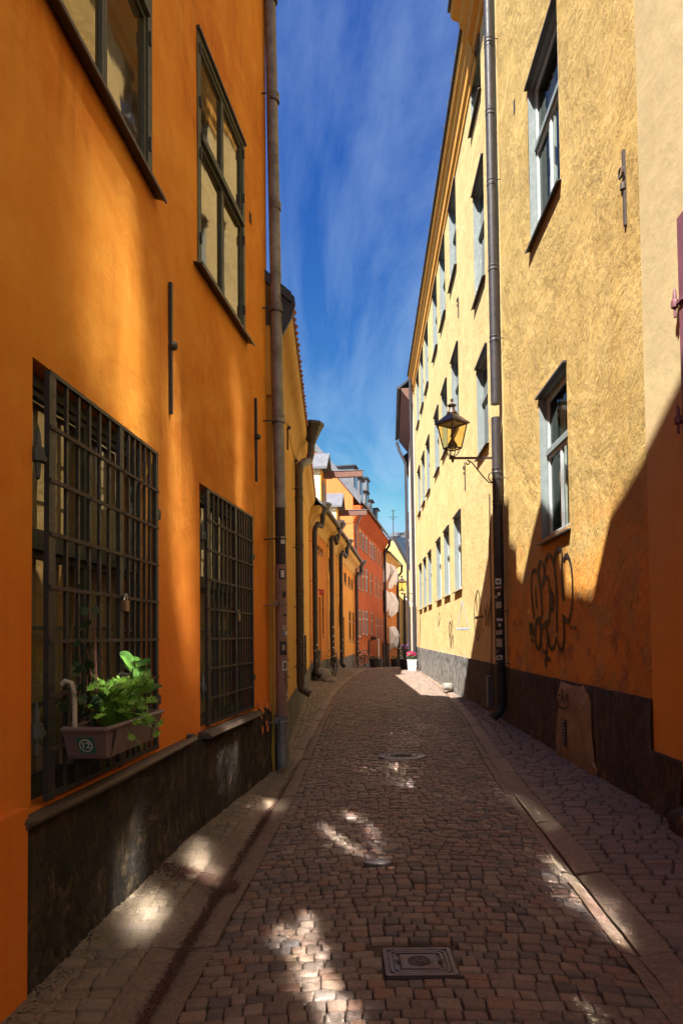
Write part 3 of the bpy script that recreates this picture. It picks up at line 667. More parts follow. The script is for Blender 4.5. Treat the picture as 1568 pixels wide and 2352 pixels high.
# ------------------------------------------------------------------ windows
def window(W, house, h, depth, fmat='frame_grey', *, reflection_sheet=None, gmat='glass', fw=.05, transom=.62, up=2, low=2, sash=None, sill=None, hood=None,
           rows=1, curtain=False, hinges=False, backing=False, mull=.035, panes=True):
    a0, a1, z0, z1 = h; sash = sash or fmat; e = .003
    mb = MB(); n0, n1 = -depth - .01, -depth + .055
    W.box(mb, a0 - .02, a0 + fw, z0 + e, z1 - e, n0, n1, fmat); W.box(mb, a1 - fw, a1 + .02, z0 + e, z1 - e, n0, n1, fmat)
    W.box(mb, a0 + fw, a1 - fw, z1 - fw, z1 + .02, n0, n1 - .001, fmat); W.box(mb, a0 + fw, a1 - fw, z0 - .02, z0 + fw, n0, n1 - .001, fmat)
    zt = z0 + (z1 - z0) * transom if transom else None
    if zt: W.box(mb, a0 + fw, a1 - fw, zt - mull, zt + mull, n0, n1 + .022, fmat)
    win = put('window', mb, house)
    parts = []
    if zt: parts = [(z0 + fw, zt - mull, low), (zt + mull, z1 - fw, up)]
    else: parts = [(z0 + fw, z1 - fw, low)]
    for (za, zb, k) in parts:
        wd = (a1 - a0 - 2 * fw) / k
        for i in range(k):
            x0, x1 = a0 + fw + wd * i, a0 + fw + wd * (i + 1); s = .038
            mb = MB(); m0, m1 = -depth + .004, -depth + .04
            x0 += .002; x1 -= .002; za_, zb_ = za + .002, zb - .002
            W.box(mb, x0, x0 + s, za_, zb_, m0, m1, sash); W.box(mb, x1 - s, x1, za_, zb_, m0, m1, sash)
            W.box(mb, x0 + s, x1 - s, za_, za_ + s, m0, m1 - .001, sash); W.box(mb, x0 + s, x1 - s, zb_ - s, zb_, m0, m1 - .001, sash)
            rw = rows if (za == z0 + fw) else 1
            for q in range(1, rw):
                zz = za_ + (zb_ - za_) * q / rw; W.box(mb, x0 + s, x1 - s, zz - .012, zz + .012, m0 + .002, m1 - .006, sash)
            put('sash', mb, win)
            if panes:
                for q in range(rw):
                    mb = MB(); y0 = za_ + (zb_ - za_) * q / rw; y1 = za_ + (zb_ - za_) * (q + 1) / rw
                    tl = random.uniform(-.004, .004)
                    c = [(x0 + s * .5, y0 + .01), (x1 - s * .5, y0 + .01), (x1 - s * .5, y1 - .01), (x0 + s * .5, y1 - .01)]
                    fr = [W.pt(a, z, -depth + .018 + tl * (1 if i_ in (0, 3) else -1)) for i_, (a, z) in enumerate(c)]; bk = [p - W.n * .005 for p in fr]
                    mb.hexa(bk + fr, gmat); put('pane', mb, win)
    if hinges:
        mb = MB()
        for z in (z0 + (z1 - z0) * f for f in (.12, .48, .70, .93)):
            for a in (a0 + fw * .6, a1 - fw * .6): W.box(mb, a - .012, a + .012, z - .05, z + .05, n1, n1 + .015, 'iron')
        put('hinge', mb, win)
    if sill:
        pr, th, smat, ear = sill; mb = MB()
        c = [W.pt(a0 - ear, z0 - .02, -depth), W.pt(a1 + ear, z0 - .02, -depth), W.pt(a1 + ear, z0 - .06, pr), W.pt(a0 - ear, z0 - .06, pr)]
        mb.hexa([p - Vector((0, 0, th)) for p in c] + c, smat)
        W.box(mb, a0 - ear, a1 + ear, z0 - .075 - th, z0 - .058 - th, pr - .012, pr, smat); put('sill', mb, win)
    if hood:
        mb = MB(); W.box(mb, a0 - .03, a1 + .03, z1 - .012, z1 + .014, -.03, hood, 'tin_dark'); put('flashing', mb, win)
    if reflection_sheet:
        mb = MB(); W.box(mb, a0 + .02, a1 - .02, z0 + (z1 - z0) * reflection_sheet, z1 - .02, -depth - .075, -depth - .07, 'reflection_sheet'); put('reflection_sheet', mb, win)  # beige sheet behind the glass stands in for its reflection
    if curtain:
        for sd in (0, 1):
            mb = MB(); wd = (a1 - a0) * random.uniform(.22, .34); x = a0 + fw if not sd else a1 - fw - wd; k = 14; q = []
            for i in range(k + 1): q.append((x + wd * i / k, -depth - .14 + .022 * math.sin(i * 1.7 + sd)))
            for i in range(k):
                (p0, m0), (p1, m1) = q[i], q[i + 1]; mb.face([W.pt(p0, z0 - .01, m0), W.pt(p1, z0 - .01, m1), W.pt(p1, z1 - .1, m1), W.pt(p0, z1 - .1, m0)], 'curtain')
            put('curtain', mb, win)
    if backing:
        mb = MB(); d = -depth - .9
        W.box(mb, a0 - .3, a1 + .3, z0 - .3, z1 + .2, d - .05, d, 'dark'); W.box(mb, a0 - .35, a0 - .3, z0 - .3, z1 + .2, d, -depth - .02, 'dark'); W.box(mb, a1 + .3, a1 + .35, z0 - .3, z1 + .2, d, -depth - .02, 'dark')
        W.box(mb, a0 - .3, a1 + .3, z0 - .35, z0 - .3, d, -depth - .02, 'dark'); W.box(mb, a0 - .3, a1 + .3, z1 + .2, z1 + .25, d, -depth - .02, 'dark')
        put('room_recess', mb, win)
    return win
def sy(W, Y): return (Y - W.P.y) / W.t.y
def hole_px(W, fn, xl, xr, yt, yb, n=0.):
    """opening seen between pixel columns xl, xr; top and bottom read off at its middle"""
    a, b = fn(xl, yt), fn(xr, yb); my = (a[1] + b[1]) / 2; mxx = (a[0] + b[0]) / 2
    s0, _ = W.hit(a[0], my, n); s1, _ = W.hit(b[0], my, n); _, zt = W.hit(mxx, a[1], n); _, zb = W.hit(mxx, b[1], n)
    return (min(s0, s1), max(s0, s1), zb, zt)
def shell(mb, W, a0, a1, z1, depth, mat, ridge=None, ends=(True, True), z0=-3.):
    """side walls, rear wall and gable triangles behind a facade"""
    for a, on in ((a0, ends[0]), (a1, ends[1])):
        if not on: continue
        pts = [W.pt(a, z0, 0), W.pt(a, z0, -depth), W.pt(a, z1, -depth)]
        if ridge: pts.append(W.pt(a, ridge, -depth / 2))
        pts.append(W.pt(a, z1, 0))
        uv = [(0, z0), (depth, z0), (depth, z1)] + ([(depth / 2, ridge)] if ridge else []) + [(0, z1)]
        mb.face(pts, mat, uv)
    mb.face([W.pt(a0, z0, -depth), W.pt(a1, z0, -depth), W.pt(a1, z1, -depth), W.pt(a0, z1, -depth)], 'plain_back')
def roof(W, house, a0, a1, ze, over, slope, depth, mat, th=.1, name='roof', gmat=None):
    mb = MB(); d2 = depth / 2; zr = ze + slope * (d2 + over)
    prof = [(over, ze), (-d2, zr), (-depth - over, ze), (-depth - over, ze + th), (-d2, zr + th * 1.4), (over, ze + th)]
    W.extrude(mb, prof, a0, a1, mat)
    if gmat: W.extrude(mb, [(-.012, ze - 1.2), (-.012, ze + slope * over - .01), (-d2, zr - .01), (-depth + .02, ze + slope * over - .01), (-depth + .02, ze - 1.2)], a0 + .03, a1 - .03, gmat)
    return put(name, mb, house)
def gutter_run(W, house, a0, a1, z, n, r=.07, mat='tin_dark'):
    mb = MB(); mb.tube([W.pt(a0, z, n), W.pt(a1, z - .02, n)], r, mat, 8); return put('eaves_gutter', mb, house)
def anchor(W, house, a, z0, z1, zk, knob=True, loop=False, name='wall_anchor'):
    mb = MB(); d = W.disp(a, zk)
    W.box(mb, a - .017, a + .017, z0, z1, d + .004, d + .03, 'iron_rust' if loop else 'iron')
    if knob: mb.lathe([(.0, -.035), (.035, -.025), (.04, 0), (.035, .025), (0, .035)], W.pt(a, zk, d + .035), 'iron', 8)
    if loop:
        mb.tube([W.pt(a + .0 + .05 * math.sin(q) , zk + .11 + .05 * math.cos(q), d + .05) for q in np.linspace(0, 5.6, 10)], .011, 'iron_rust', 6)
        mb.lathe([(.0, -.04), (.03, -.03), (.03, .03), (0, .04)], W.pt(a, zk - .03, d + .03), 'iron_rust', 8)
    return put(name, mb, house)

# ================================================================== LEFT: the orange house
HA = thing('orange_house', 'tall bright orange house with barred ground floor windows and black plinth', 'house', (-1.6, 5, 0))
W1 = Wall((-1.81 + .0784 * -12, -12), (-1.81 + .0784 * 5.8, 5.8), 'L', 0, .007)
W1b = Wall((-1.81 + .0784 * 5.8, 5.8), (-.93, 8.75), 'L', W1.L, .007)
g1 = (sy(W1, 3.40), sy(W1, 5.14), .86, 3.13); u1 = (sy(W1, 3.46), sy(W1, 5.06), 5.15, 7.42)
g2 = (sy(W1b, 6.24), sy(W1b, 7.92), .86, 3.13); u2 = (sy(W1b, 6.22), sy(W1b, 7.72), 5.17, 7.42)
GD = .16
mb = MB()
W1.facade(mb, 0, W1.L, -.4, 11.4, [g1, u1], 'orange', GD, cell=.35)
W1b.facade(mb, 0, W1b.L, -.4, 11.4, [g2, u2], 'orange', GD, cell=.35)
e = W1b.L
shell(mb, W1, 0, W1.L, 11.4, 9, 'orange', 15.9, (True, False)); shell(mb, W1b, 0, W1b.L, 11.4, 9, 'orange', 15.9, (False, True))
put('wall', mb, HA)
# roof, wall dormer, stepped end gable and the taller front nearer the lens (all above the picture; their shade falls on the street)
W1e = Wall((W1.P.x, -12), (W1b.pt(e, 0).x, W1b.pt(e, 0).y), 'L')
roof(W1, HA, 0, W1.L + .2, 11.38, .27, 1.0, 9, 'roof_tile'); roof(W1b, HA, .1, e, 11.36, .25, 1.0, 9, 'roof_tile')
mb = MB(); W1b.extrude(mb, [(.0, 11.0), (.10, 11.05), (.24, 11.3), (.24, 11.37), (.0, 11.37)], 0, e, 'orange'); W1.extrude(mb, [(.0, 11.0), (.10, 11.05), (.24, 11.3), (.24, 11.37), (.0, 11.37)], 0, W1.L, 'orange'); put('cornice', mb, HA)
def front_piece(name, W, poly, n0, n1, mat):           # poly [(Y, z)] : a gabled upper front with thickness
    mb = MB(); f = [W.pt(sy(W, y), z, n1) for y, z in poly]; b = [W.pt(sy(W, y), z, n0) for y, z in poly]; k = len(poly)
    uv = [(y, z) for y, z in poly]
    mb.face(f, mat, uv); mb.face(b[::-1], mat, uv[::-1])
    for i in range(k): mb.face([f[i], b[i], b[(i + 1) % k], f[(i + 1) % k]], mat)
    return put(name, mb, HA)
front_piece('wall_dormer', W1, [(3.75, 11.3), (6.7, 11.3), (5.65, 12.35), (5.0, 12.92), (4.75, 12.92)], -2.2, .25, 'orange')
front_piece('raised_front', W1, [(-12, 11.3), (2.95, 11.3), (2.7, 11.7), (2.15, 12.45), (1.25, 12.9), (.3, 13.5), (-12, 13.6)], -2.0, .25, 'orange')
mb = MB()
for y0, y1, z, s in ((7.0, 7.62, 11.9, 1.0), (7.62, 8.84, 12.62, 1.15)):
    a, b = sy(W1b, y0), min(sy(W1b, y1), e)
    pts = [(.25, 11.2), (.25, z), (-4.6, z + s * 4.85), (-9.2, z - .5), (-9.2, 11.2)]
    W1b.extrude(mb, pts, a, b, 'orange')
put('end_gable', mb, HA)
mb = MB()
for y, n, h, r in ((3.0, -.6, 15.6, .022), (3.35, -.6, 15.0, .015), (2.35, -.9, 15.9, .02)):
    q = W1.pt(sy(W1, y), 0, n); mb.tube([(q.x, q.y, 11.3), (q.x, q.y, h)], r, 'iron', 6)
    mb.tube([(q.x, q.y - .4, h - .3), (q.x, q.y + .4, h - .3)], r * .6, 'iron', 5)
put('roof_aerial', mb, HA)
# plinth, ledge, pilaster
mb = MB(); a0, a1 = sy(W1, 3.27), W1.L
def plinth(W, mb, a0, a1, ztop, mat, n=.03, amp=.02, gap=None, zlow=-.15):
    k = max(2, int((a1 - a0) / .12)); m = 9; vs = []; fs = []
    for i in range(k + 1):
        a = a0 + (a1 - a0) * i / k
        for j in range(m + 2):
            zt = ztop + .012 * mnoise.noise(Vector((a * 3 + W.su, 1, 5))); zb = zlow + terrain(W.pt(a, 0).y)
            z = zb + (zt - zb) * min(j, m) / m
            nn = n + amp * (mnoise.noise(Vector(((a + W.su) * 1.7, z * 2.2, 2))) + .5 * mnoise.noise(Vector(((a + W.su) * 5, z * 5, 4)))) + .05 * max(0, .35 - (z - zb)) 
            if j == m + 1: nn = -.03
            vs.append(W.pt(a, z, nn))
    M_ = m + 2
    for i in range(k):
        for j in range(m + 1):
            f = (i * M_ + j, (i + 1) * M_ + j, (i + 1) * M_ + j + 1, i * M_ + j + 1); fs.append(f if W.side == 'L' else f[::-1])
    b = len(mb.v); uvs = [(a0 + (a1 - a0) * (q // M_) / k + W.su, vs[q].z) for q in range(len(vs))]
    mb.v += [tuple(v) for v in vs]; s_ = mb.slot(mat)
    for f in fs: mb.f.append(tuple(q + b for q in f)); mb.mi.append(s_); mb.uv.append([uvs[q] for q in f])
plinth(W1, mb, a0, a1 + .01, .83, 'plinth_l'); plinth(W1b, mb, -.005, e, .83, 'plinth_l')
put('plinth', mb, HA, smooth=True)
mb = MB(); W1.box(mb, sy(W1, 2.0), a0 + .01, -.4, .9, -.02, .055, 'orange_dark'); put('pilaster', mb, HA)
mb = MB(); x0, x1 = sy(W1, 3.26), W1.L
W1.box(mb, x0, x1, .80, .845, -.03, .06, 'ledge')
put('ledge', mb, HA)
mb = MB(); mb.tube([W1.pt(x0 - .02, .835, .02), W1.pt(x0 + .06, .83, .06), W1.pt(x0 + .9, .835, .085), W1.pt(x1 - .25, .84, .09), W1b.pt(.05, .845, .09), W1b.pt(.14, .85, .05), W1b.pt(.1, .85, .0)], .028, 'pipe_brown', 8); put('ledge_rail', mb, HA, smooth=True)
mb = MB(); W1b.extrude(mb, [(-.02, .80), (.11, .79), (.13, .81), (.10, .845), (-.16, .865), (-.16, .84)], g2[0] - .05, g2[1] + .06, 'ledge'); put('ledge', mb, HA)
# windows of the orange house
for W, h in ((W1, g1), (W1b, g2)):
    window(W, HA, h, GD, 'frame_green', gmat='glass_clear', fw=.07, transom=.60, up=2, low=2, rows=3, mull=.04, sash='frame_green', reflection_sheet=.02, backing=True)
for W, h in ((W1, u1), (W1b, u2)):
    window(W, HA, h, .045, 'frame_olive', gmat='glass_l', fw=.07, transom=.56, up=2, low=2, mull=.035, hinges=True, sill=(.09, .012, 'tin_dark', .12), hood=.035)
    mb = MB(); a = h[0]
def grille(W, house, h):
    a0, a1, z0, z1 = h; z0 -= .0; n = .012
    root = bpy.data.objects.new('window_grille', None); COL.objects.link(root); root.parent = house
    def bar(nm, s0, s1, za, zb, n0, n1, mat='iron'):
        b = MB(); W.box(b, s0, s1, za, zb, n0, n1, mat); o = put(nm, b, house); o.parent = root; return o
    w = a1 - a0; c = a0 + w * .60
    L0 = a0 + .13; R1_ = a1 - .02
    bar('post', L0 - .035, L0 + .035, z0 + .02, z1 - .04, n, n + .028); bar('post', R1_ - .05, R1_, z0 + .02, z1 - .03, n, n + .028)
    bar('post', c - .045, c - .004, z0 + .02, z1 - .03, n, n + .028); bar('post', c + .002, c + .03, z0 + .02, z1 - .03, n + .002, n + .024)
    for i in range(5):
        s = L0 + .035 + (c - .045 - L0 - .035) * (i + 1) / 6; bar('bar', s - .011, s + .011, z0 + .03, z1 - .05, n + .004, n + .022)
        s = c + .03 + (R1_ - .05 - c - .03) * (i + 1) / 6; bar('bar', s - .011, s + .011, z0 + .03, z1 - .05, n + .004, n + .022)
    for j in range(1, 8):
        z = z0 + (z1 - .05 - z0) * j / 8
        bar('crossbar', L0 - .03, c - .01, z - .011, z + .011, n + .023, n + .036, 'iron_rust'); bar('crossbar', c + .006, R1_ - .01, z - .013 + .004, z + .009, n + .023, n + .036, 'iron_rust')
    bar('crossbar', L0 - .03, R1_, z1 - .05, z1 - .028, n + .003, n + .03); bar('crossbar', L0 - .03, R1_, z0 + .03, z0 + .055, n + .003, n + .03)
    for z in (z0 + .38, z0 + 1.78):
        for a, sg in ((a0 + .035, 1), (a1 + .012, -.35)):
            b = MB(); p = W.pt(a, z, .012); s_ = abs(sg)
            b.lathe([(.0, -.13), (.012, -.12), (.016, -.04), (.032, -.035), (.036, .0), (.032, .035), (.018, .04), (.014, .10), (.0, .16)], p, 'hinge', 8)
            if sg > 0: W.box(b, a, a + .09, z - .03, z + .0, .0, .03, 'hinge')
            o = put('hinge', b, house, smooth=True); o.parent = root
    return c
cg1 = grille(W1, HA, g1); cg2 = grille(W1b, HA, g2)
def padlock(W, s, z, label):
    p = thing('padlock', label, 'padlock', W.pt(s, z - .09, .06))
    b = MB(); W.box(b, s - .03, s + .03, z - .09, z - .02, .04, .068, 'brass'); put('lock_body', b, p)
    b = MB(); b.tube([W.pt(s + .02 * math.cos(q), z - .02 + .045 * math.sin(q), .054) for q in np.linspace(0, math.pi, 9)], .006, 'chrome', 6); put('shackle', b, p)
    b = MB(); W.box(b, s - .1, s + .03, z + .004, z + .022, .05, .058, 'iron'); put('hasp', b, p)
zl = .86 + (3.13 - .05 - .86) * 4 / 8
padlock(W1, cg1 + .012, zl, 'brass padlock on the grille above the planter'); padlock(W1b, cg2 + .012, zl, 'grey padlock on the second narrower looking grille by the drainpipe')
for px, y0, y1, yk in ((388, 650, 950, 795), (585, 915, 1105, 1003)):
    W = W1 if px < 400 else W1b; a, z1 = W.hit(px, y0); _, z0 = W.hit(px, y1); _, zk = W.hit(px, yk); anchor(W, HA, a, z0, z1, zk)
mb = MB(); a, z = W1b.hit(575, 502); W1b.box(mb, a - .04, a + .04, z - .06, z + .07, -.02, W1b.disp(a, z) + .004, 'dark'); put('vent_hole', mb, HA)
mb = MB(); rr_ = random.Random(5)
for k in range(9):
    a, z = W1b.hit(600 + rr_.uniform(-12, 16), 1635 + rr_.uniform(-20, 60)); q = [(a + rr_.uniform(.03, .07) * math.cos(t), z + rr_.uniform(.03, .07) * math.sin(t)) for t in np.linspace(0, 6.28, 7)[:-1]]
    mb.face([W1b.pt(x, y, .052 if y < .83 else .006) for x, y in q], 'peach', q)
put('plaster_patch', mb, HA)

# ================================================================== LEFT: the yellow house with the coved cornice
def house(name, label, loc): return thing(name, label, 'house', loc)
def coved(W, hs, a0, a1, z, mat, over=.3, h=.7, tiles=None, name='cornice'):
    prof = [(0, z - h)] + [(over * (.08), z - h + .02), (over * .10, z - h * .86)] + [(over * (.12 + .6 * (1 - math.cos(q))), z - h * (.84 - .5 * math.sin(q))) for q in np.linspace(0, 1.45, 6)] + [(over * .82, z - h * .30), (over * .92, z - h * .22), (over, z - h * .12), (over, z - .01), (0, z - .01)]
    mb = MB(); W.extrude(mb, prof, a0, a1, mat); put(name, mb, hs, smooth=True)
HB = house('yellow_house', 'low ochre yellow house with coved cornice and red tile eaves beside orange house', (-1.1, 17, 0))
W2 = Wall((-.865, 8.76), (-1.206, 25.8), 'L', 30, .006)
ze2 = 6.03; W2.rise = .056
bw = [(sy(W2, 10.3), sy(W2, 11.5), .75, 1.62), (sy(W2, 18.6), sy(W2, 21.5), .55, 1.75)]
mb = MB(); W2.facade(mb, 0, W2.L, -.6, ze2, bw, 'yellow', .16, cell=1.0); shell(mb, W2, 0, W2.L, ze2, 8, 'yellow', ze2 + 3.4); put('wall', mb, HB)
mb = MB(); plinth(W2, mb, .03, W2.L, .62, 'plinth_far', .02, .012); put('plinth', mb, HB, smooth=True)
coved(W2, HB, .02, W2.L, ze2, 'soffit', .25, .85)
roof(W2, HB, -.1, W2.L, ze2, .26, .85, 8, 'roof_black', .13, gmat='yellow')
mb = MB()
for k in range(int(W2.L / .24)):
    a = .1 + k * .24; mb.tube([W2.pt(a + .05, ze2 + .056 * a + .05, .275 + .008 * math.sin(k * 2.3)), W2.pt(a + .06, ze2 + .056 * a + .26, .08)], .04, 'roof_tile', 6)
o = put('roof_tiles', mb, HB); o['kind'] = 'stuff'
mb = MB(); W2.extrude(mb, [(.0, ze2 - .62), (.10, ze2 - .5), (.26, ze2 - .2), (.31, ze2 - .02), (.30, ze2 + .08), (-.6, ze2 + .95), (-.62, ze2 - .3), (-.02, ze2 - .3)], -.07, .0, 'roof_black'); put('verge_flashing', mb, HB)
for h in bw:
    window(W2, HB, h, .14, 'frame_green', gmat='glass', fw=.05, transom=None, low=2)
    root = bpy.data.objects.new('window_grille', None); COL.objects.link(root); root.parent = HB
    for i in range(1, 6):
        b = MB(); s = h[0] + (h[1] - h[0]) * i / 6; W2.box(b, s - .01, s + .01, h[2], h[3], -.005, .02, 'iron'); o = put('bar', b, HB); o.parent = root
    for j in (1, 2):
        b = MB(); z = h[2] + (h[3] - h[2]) * j / 3; W2.box(b, h[0], h[1], z - .01, z + .01, .021, .034, 'iron_rust'); o = put('crossbar', b, HB); o.parent = root
for (px, y0, y1) in ((658, 958, 1030), (676, 1035, 1100)):
    a, z1 = W2.hit(px, y0); _, z0 = W2.hit(px, y1); anchor(W2, HB, a, z0, z1, (z0 + z1) / 2 + .1)

# ================================================================== LEFT: the row beyond
def row_house(name, label, P, Q, mat, ze, wins, su, fmat='frame_brown', slope=.9, over=.45, depth=8, rmat='roof_tin', doors=(), cove=.8, plz=.7, gm='glass_far', sill=True, amp=0., ends=(True, True), body_z=None):
    hs = house(name, label, ((P[0] + Q[0]) / 2, (P[1] + Q[1]) / 2, terrain((P[1] + Q[1]) / 2))); W = Wall(P, Q, 'L', su, amp)
    hl = [hole_px(W, *w[:5]) for w in wins]; dl = []
    for d in doors:
        h = hole_px(W, *d); dl.append((h[0], h[1], W.at(h[0]) + .08, h[3]))
    mb = MB(); W.facade(mb, 0, W.L, -3., ze, hl + dl, mat, .14, cell=2.)
    shell(mb, W, 0, W.L, ze, depth, mat, ze + slope * depth / 2, ends); put('wall', mb, hs)
    for h, w in zip(hl, wins):
        st = w[5] if len(w) > 5 else {}
        kw = dict(fmat=fmat, gmat=gm, fw=.06, transom=.64, up=2, low=2, sill=(.05, .012, 'tin_dark', .06) if sill else None); kw.update(st)
        window(W, hs, h, .10, **kw)
    for h in dl:
        d = MB(); W.box(d, h[0], h[1], h[2], h[3], -.15, -.10, 'frame_brown'); dr = put('door', d, hs)
        d = MB(); W.box(d, h[0] + .1, h[1] - .1, h[2] + .2, h[2] + .9, -.10, -.085, 'frame_brown'); put('panel', d, dr)
        d = MB(); W.box(d, h[0] + .1, h[1] - .1, h[2] + 1.05, h[3] - .15, -.10, -.085, 'frame_brown'); put('panel', d, dr)
    if cove: coved(W, hs, 0, W.L, ze, 'soffit', over, cove)
    roof(W, hs, -.05, W.L + .05, ze, over + .08, slope, depth, rmat, .1, gmat='peach' if 'red' in name else mat)
    gutter_run(W, hs, 0, W.L, ze + .03, over + .12, .08)
    if plz:
        mb = MB(); plinth(W, mb, 0, W.L, plz + terrain((P[1] + Q[1]) / 2), 'plinth_far', .02, .01); put('plinth', mb, hs, smooth=True)
    return hs, W
P3, P4, P5, P6, P7, P8 = (-1.206, 25.8), (-.63, 31.0), (-.22, 34.5), (.85, 45.0), (3.84, 62.0), (6.0, 73.6)
H3, W3 = row_house('orange_row_house', 'narrow deep orange house with red number sign between two black drainpipes', P3, P4, 'orange3', 6.7,
    [(zB, 150, 180, 490, 905), (zB, 186, 214, 650, 925), (zB, 204, 224, 1335, 1840)], 60, doors=[(zB, 170, 192, 1420, 2150)])
H4, W4 = row_house('amber_row_house', 'narrow amber house behind the parked upright bicycle', P4, P5, 'amber', 6.6,
    [(zB, 276, 298, 875, 1125), (zB, 308, 328, 930, 1160), (zB, 290, 312, 1555, 1890)], 75, doors=[(zB, 323, 340, 1720, 2150)])
H5, W5 = row_house('golden_row_house', 'golden orange two storey house with framed sign and brown door', P5, P6, 'amber2', 6.55,
    [(zB, 450, 479, 1005, 1260), (zB, 497, 521, 1065, 1300), (zB, 530, 553, 1105, 1320), (zB, 507, 533, 1575, 1905, dict(gmat='glass_l')), (zB, 546, 574, 1590, 1915)], 90, doors=[(zB, 433, 458, 1640, 2150)])
pw = dict(fmat='frame_white', sash='frame_white')
H6, W6 = row_house('red_house', 'tall red orange three storey house with brick cornice and tin dormers', P6, P7, 'red', 10.4,
    [(zB, 580, 602, 520, 812), (zB, 622, 650, 560, 855), (zB, 658, 686, 612, 890, pw), (zB, 697, 721, 645, 918, pw), (zB, 741, 761, 695, 970, pw), (zB, 768, 789, 720, 985, pw), (zB, 795, 813, 765, 1000), (zB, 830, 847, 792, 1035), (zB, 866, 881, 845, 1070),
     (zB, 617, 645, 1055, 1325), (zB, 658, 683, 1088, 1345), (zB, 697, 722, 1098, 1352, pw), (zB, 748, 770, 1145, 1382), (zB, 806, 823, 1183, 1410), (zB, 838, 855, 1215, 1425), (zB, 872, 888, 1230, 1440),
     (zB, 622, 652, 1555, 1870), (zB, 664, 689, 1565, 1840, pw), (zB, 700, 727, 1572, 1848, pw), (zB, 758, 781, 1592, 1838), (zB, 815, 831, 1645, 1898), (zB, 843, 859, 1655, 1898), (zB, 878, 893, 1658, 1890)],
    110, fmat='frame_pale', slope=1.25, over=.65, depth=9, cove=0, rmat='roof_tin', ends=(False, True), plz=.5)
mb = MB()
mb.face([W6.pt(0, -2, 0), W6.pt(0, -2, -9), W6.pt(0, 10.4, -9), W6.pt(0, 10.4 + 1.25 * 4.5, -4.5), W6.pt(0, 10.4, 0)], 'peach', [(0, -2), (9, -2), (9, 10.4), (4.5, 16), (0, 10.4)]); put('gable_wall', mb, H6)
mb = MB()
for i in range(7):
    W6.box(mb, 0, W6.L, 9.35 + i * .15, 9.49 + i * .15, -.02, .06 + .088 * i, 'cornice_red')
put('brick_cornice', mb, H6)
mb = MB(); W6.extrude(mb, [(.5, 10.42), (-4.6, 16.7), (-4.6, 17.2), (.6, 10.95)], -.12, -.02, 'tin_grey'); put('verge_flashing', mb, H6)
for i in range(5):                          # tin dormers along the eaves
    a = (1.0, 3.8, 6.8, 9.6, 13.4)[i]; w = (1.7, 1.5, 1.2, 1.2, 1.2)[i]; zt = (13.25, 13.1, 12.75, 12.6, 12.6)[i]; zb = 11.0
    n1 = -.1
    mb = MB(); W6.box(mb, a, a + w, zb, zt, -3., n1, 'tin_grey'); d = put('dormer', mb, H6)
    mb = MB(); W6.box(mb, a - .12, a + w + .12, zt, zt + .09, -3., n1 + .18, 'roof_black'); put('dormer_roof', mb, d)
    mb = MB(); W6.box(mb, a + .18, a + w - .18, zb + .35, zt - .15, n1, n1 + .03, 'frame_grey'); put('dormer_window', mb, d)
    mb = MB(); W6.box(mb, a + .26, a + w - .26, zb + .43, zt - .23, n1 + .03, n1 + .04, 'glass_far'); put('pane', mb, d)
mb = MB(); W6.box(mb, 11.2, 12.6, 10, 14.75, -1.75, -.6, 'tin_grey'); W6.box(mb, 11.1, 12.7, 14.75, 14.9, -1.85, -.5, 'roof_black'); put('chimney', mb, H6)
mb = MB()
for a in (7.8, 8.6, 9.4): q = W6.pt(a, 0, -.3); mb.tube([(q.x, q.y, 10.9), (q.x, q.y, 12.6)], .03, 'iron', 5)
mb.tube([W6.pt(7.8, 12.6, -.3), W6.pt(9.4, 12.6, -.3)], .03, 'iron', 5); mb.tube([W6.pt(7.8, 11.8, -.3), W6.pt(9.4, 11.8, -.3)], .02, 'iron', 5); put('terrace_rail', mb, H6)
for (x0, x1, yt, yb) in ((722, 737, 1890, 2030), (884, 899, 1925, 2040)):
    h = hole_px(W6, zB, x0, x1, yt, yb); mb = MB(); pts = [(h[0], h[2] - .3)] + [((h[0] + h[1]) / 2 - (h[1] - h[0]) / 2 * math.cos(q), h[3] - .3 + .3 * math.sin(q)) for q in np.linspace(0, math.pi, 8)] + [(h[1], h[2] - .3)]
    f = [W6.pt(a, z, .03) for a, z in pts]; b = [W6.pt(a, z, -.02) for a, z in pts]; mb.loft([b, f], 'dark'); put('cellar_opening', mb, H6)
a, z = W6.hit(*zA(706, 1060)); 
mb = MB(); q = W6.pt(0, 6.5, -1.0)
for k in range(4): mb.box((W6.P.x - .75, W6.P.y - .05, 6.3 + k * .26), (W6.P.x - .62, W6.P.y - .01, 6.5 + k * .26), 'iron')
put('wall_anchor', mb, H6)
def hoist_dormer(W, hs, a0, a1, z0, z1, zr, beam_z, beam_len, front):
    mb = MB(); W.box(mb, a0, a1, z0, z1, -3.2, -.02, 'cream'); d = put('wall_dormer', mb, hs)
    mb = MB(); W.box(mb, a0, a1, z0, z1 - .002, -.02, .03, front); W.box(mb, a0 + .25, a1 - .25, z0 + .5, z1 - .4, .03, .05, 'frame_brown'); put('hatch_front', mb, d)
    mb = MB(); c = (a0 + a1) / 2
    rings = [[W.pt(a0 - .15, z1 - .02, n), W.pt(c, zr - .02, n), W.pt(a1 + .15, z1 - .02, n), W.pt(a1 + .15, z1 + .08, n), W.pt(c, zr + .1, n), W.pt(a0 - .15, z1 + .08, n)] for n in (-3.3, .3)]
    mb.loft(rings, 'tin_grey'); put('dormer_roof', mb, d)
    mb = MB(); W.box(mb, c - .1, c + .1, beam_z, beam_z + .26, -.3, beam_len, 'wood_brown'); W.box(mb, c - .12, c + .12, beam_z + .26, beam_z + .29, -.3, beam_len + .02, 'tin_grey'); put('hoist_beam', mb, d)
hoist_dormer(W3, H3, 3.3, 5.0, 6.6, 8.9, 9.7, 8.7, 1.75, 'amber')
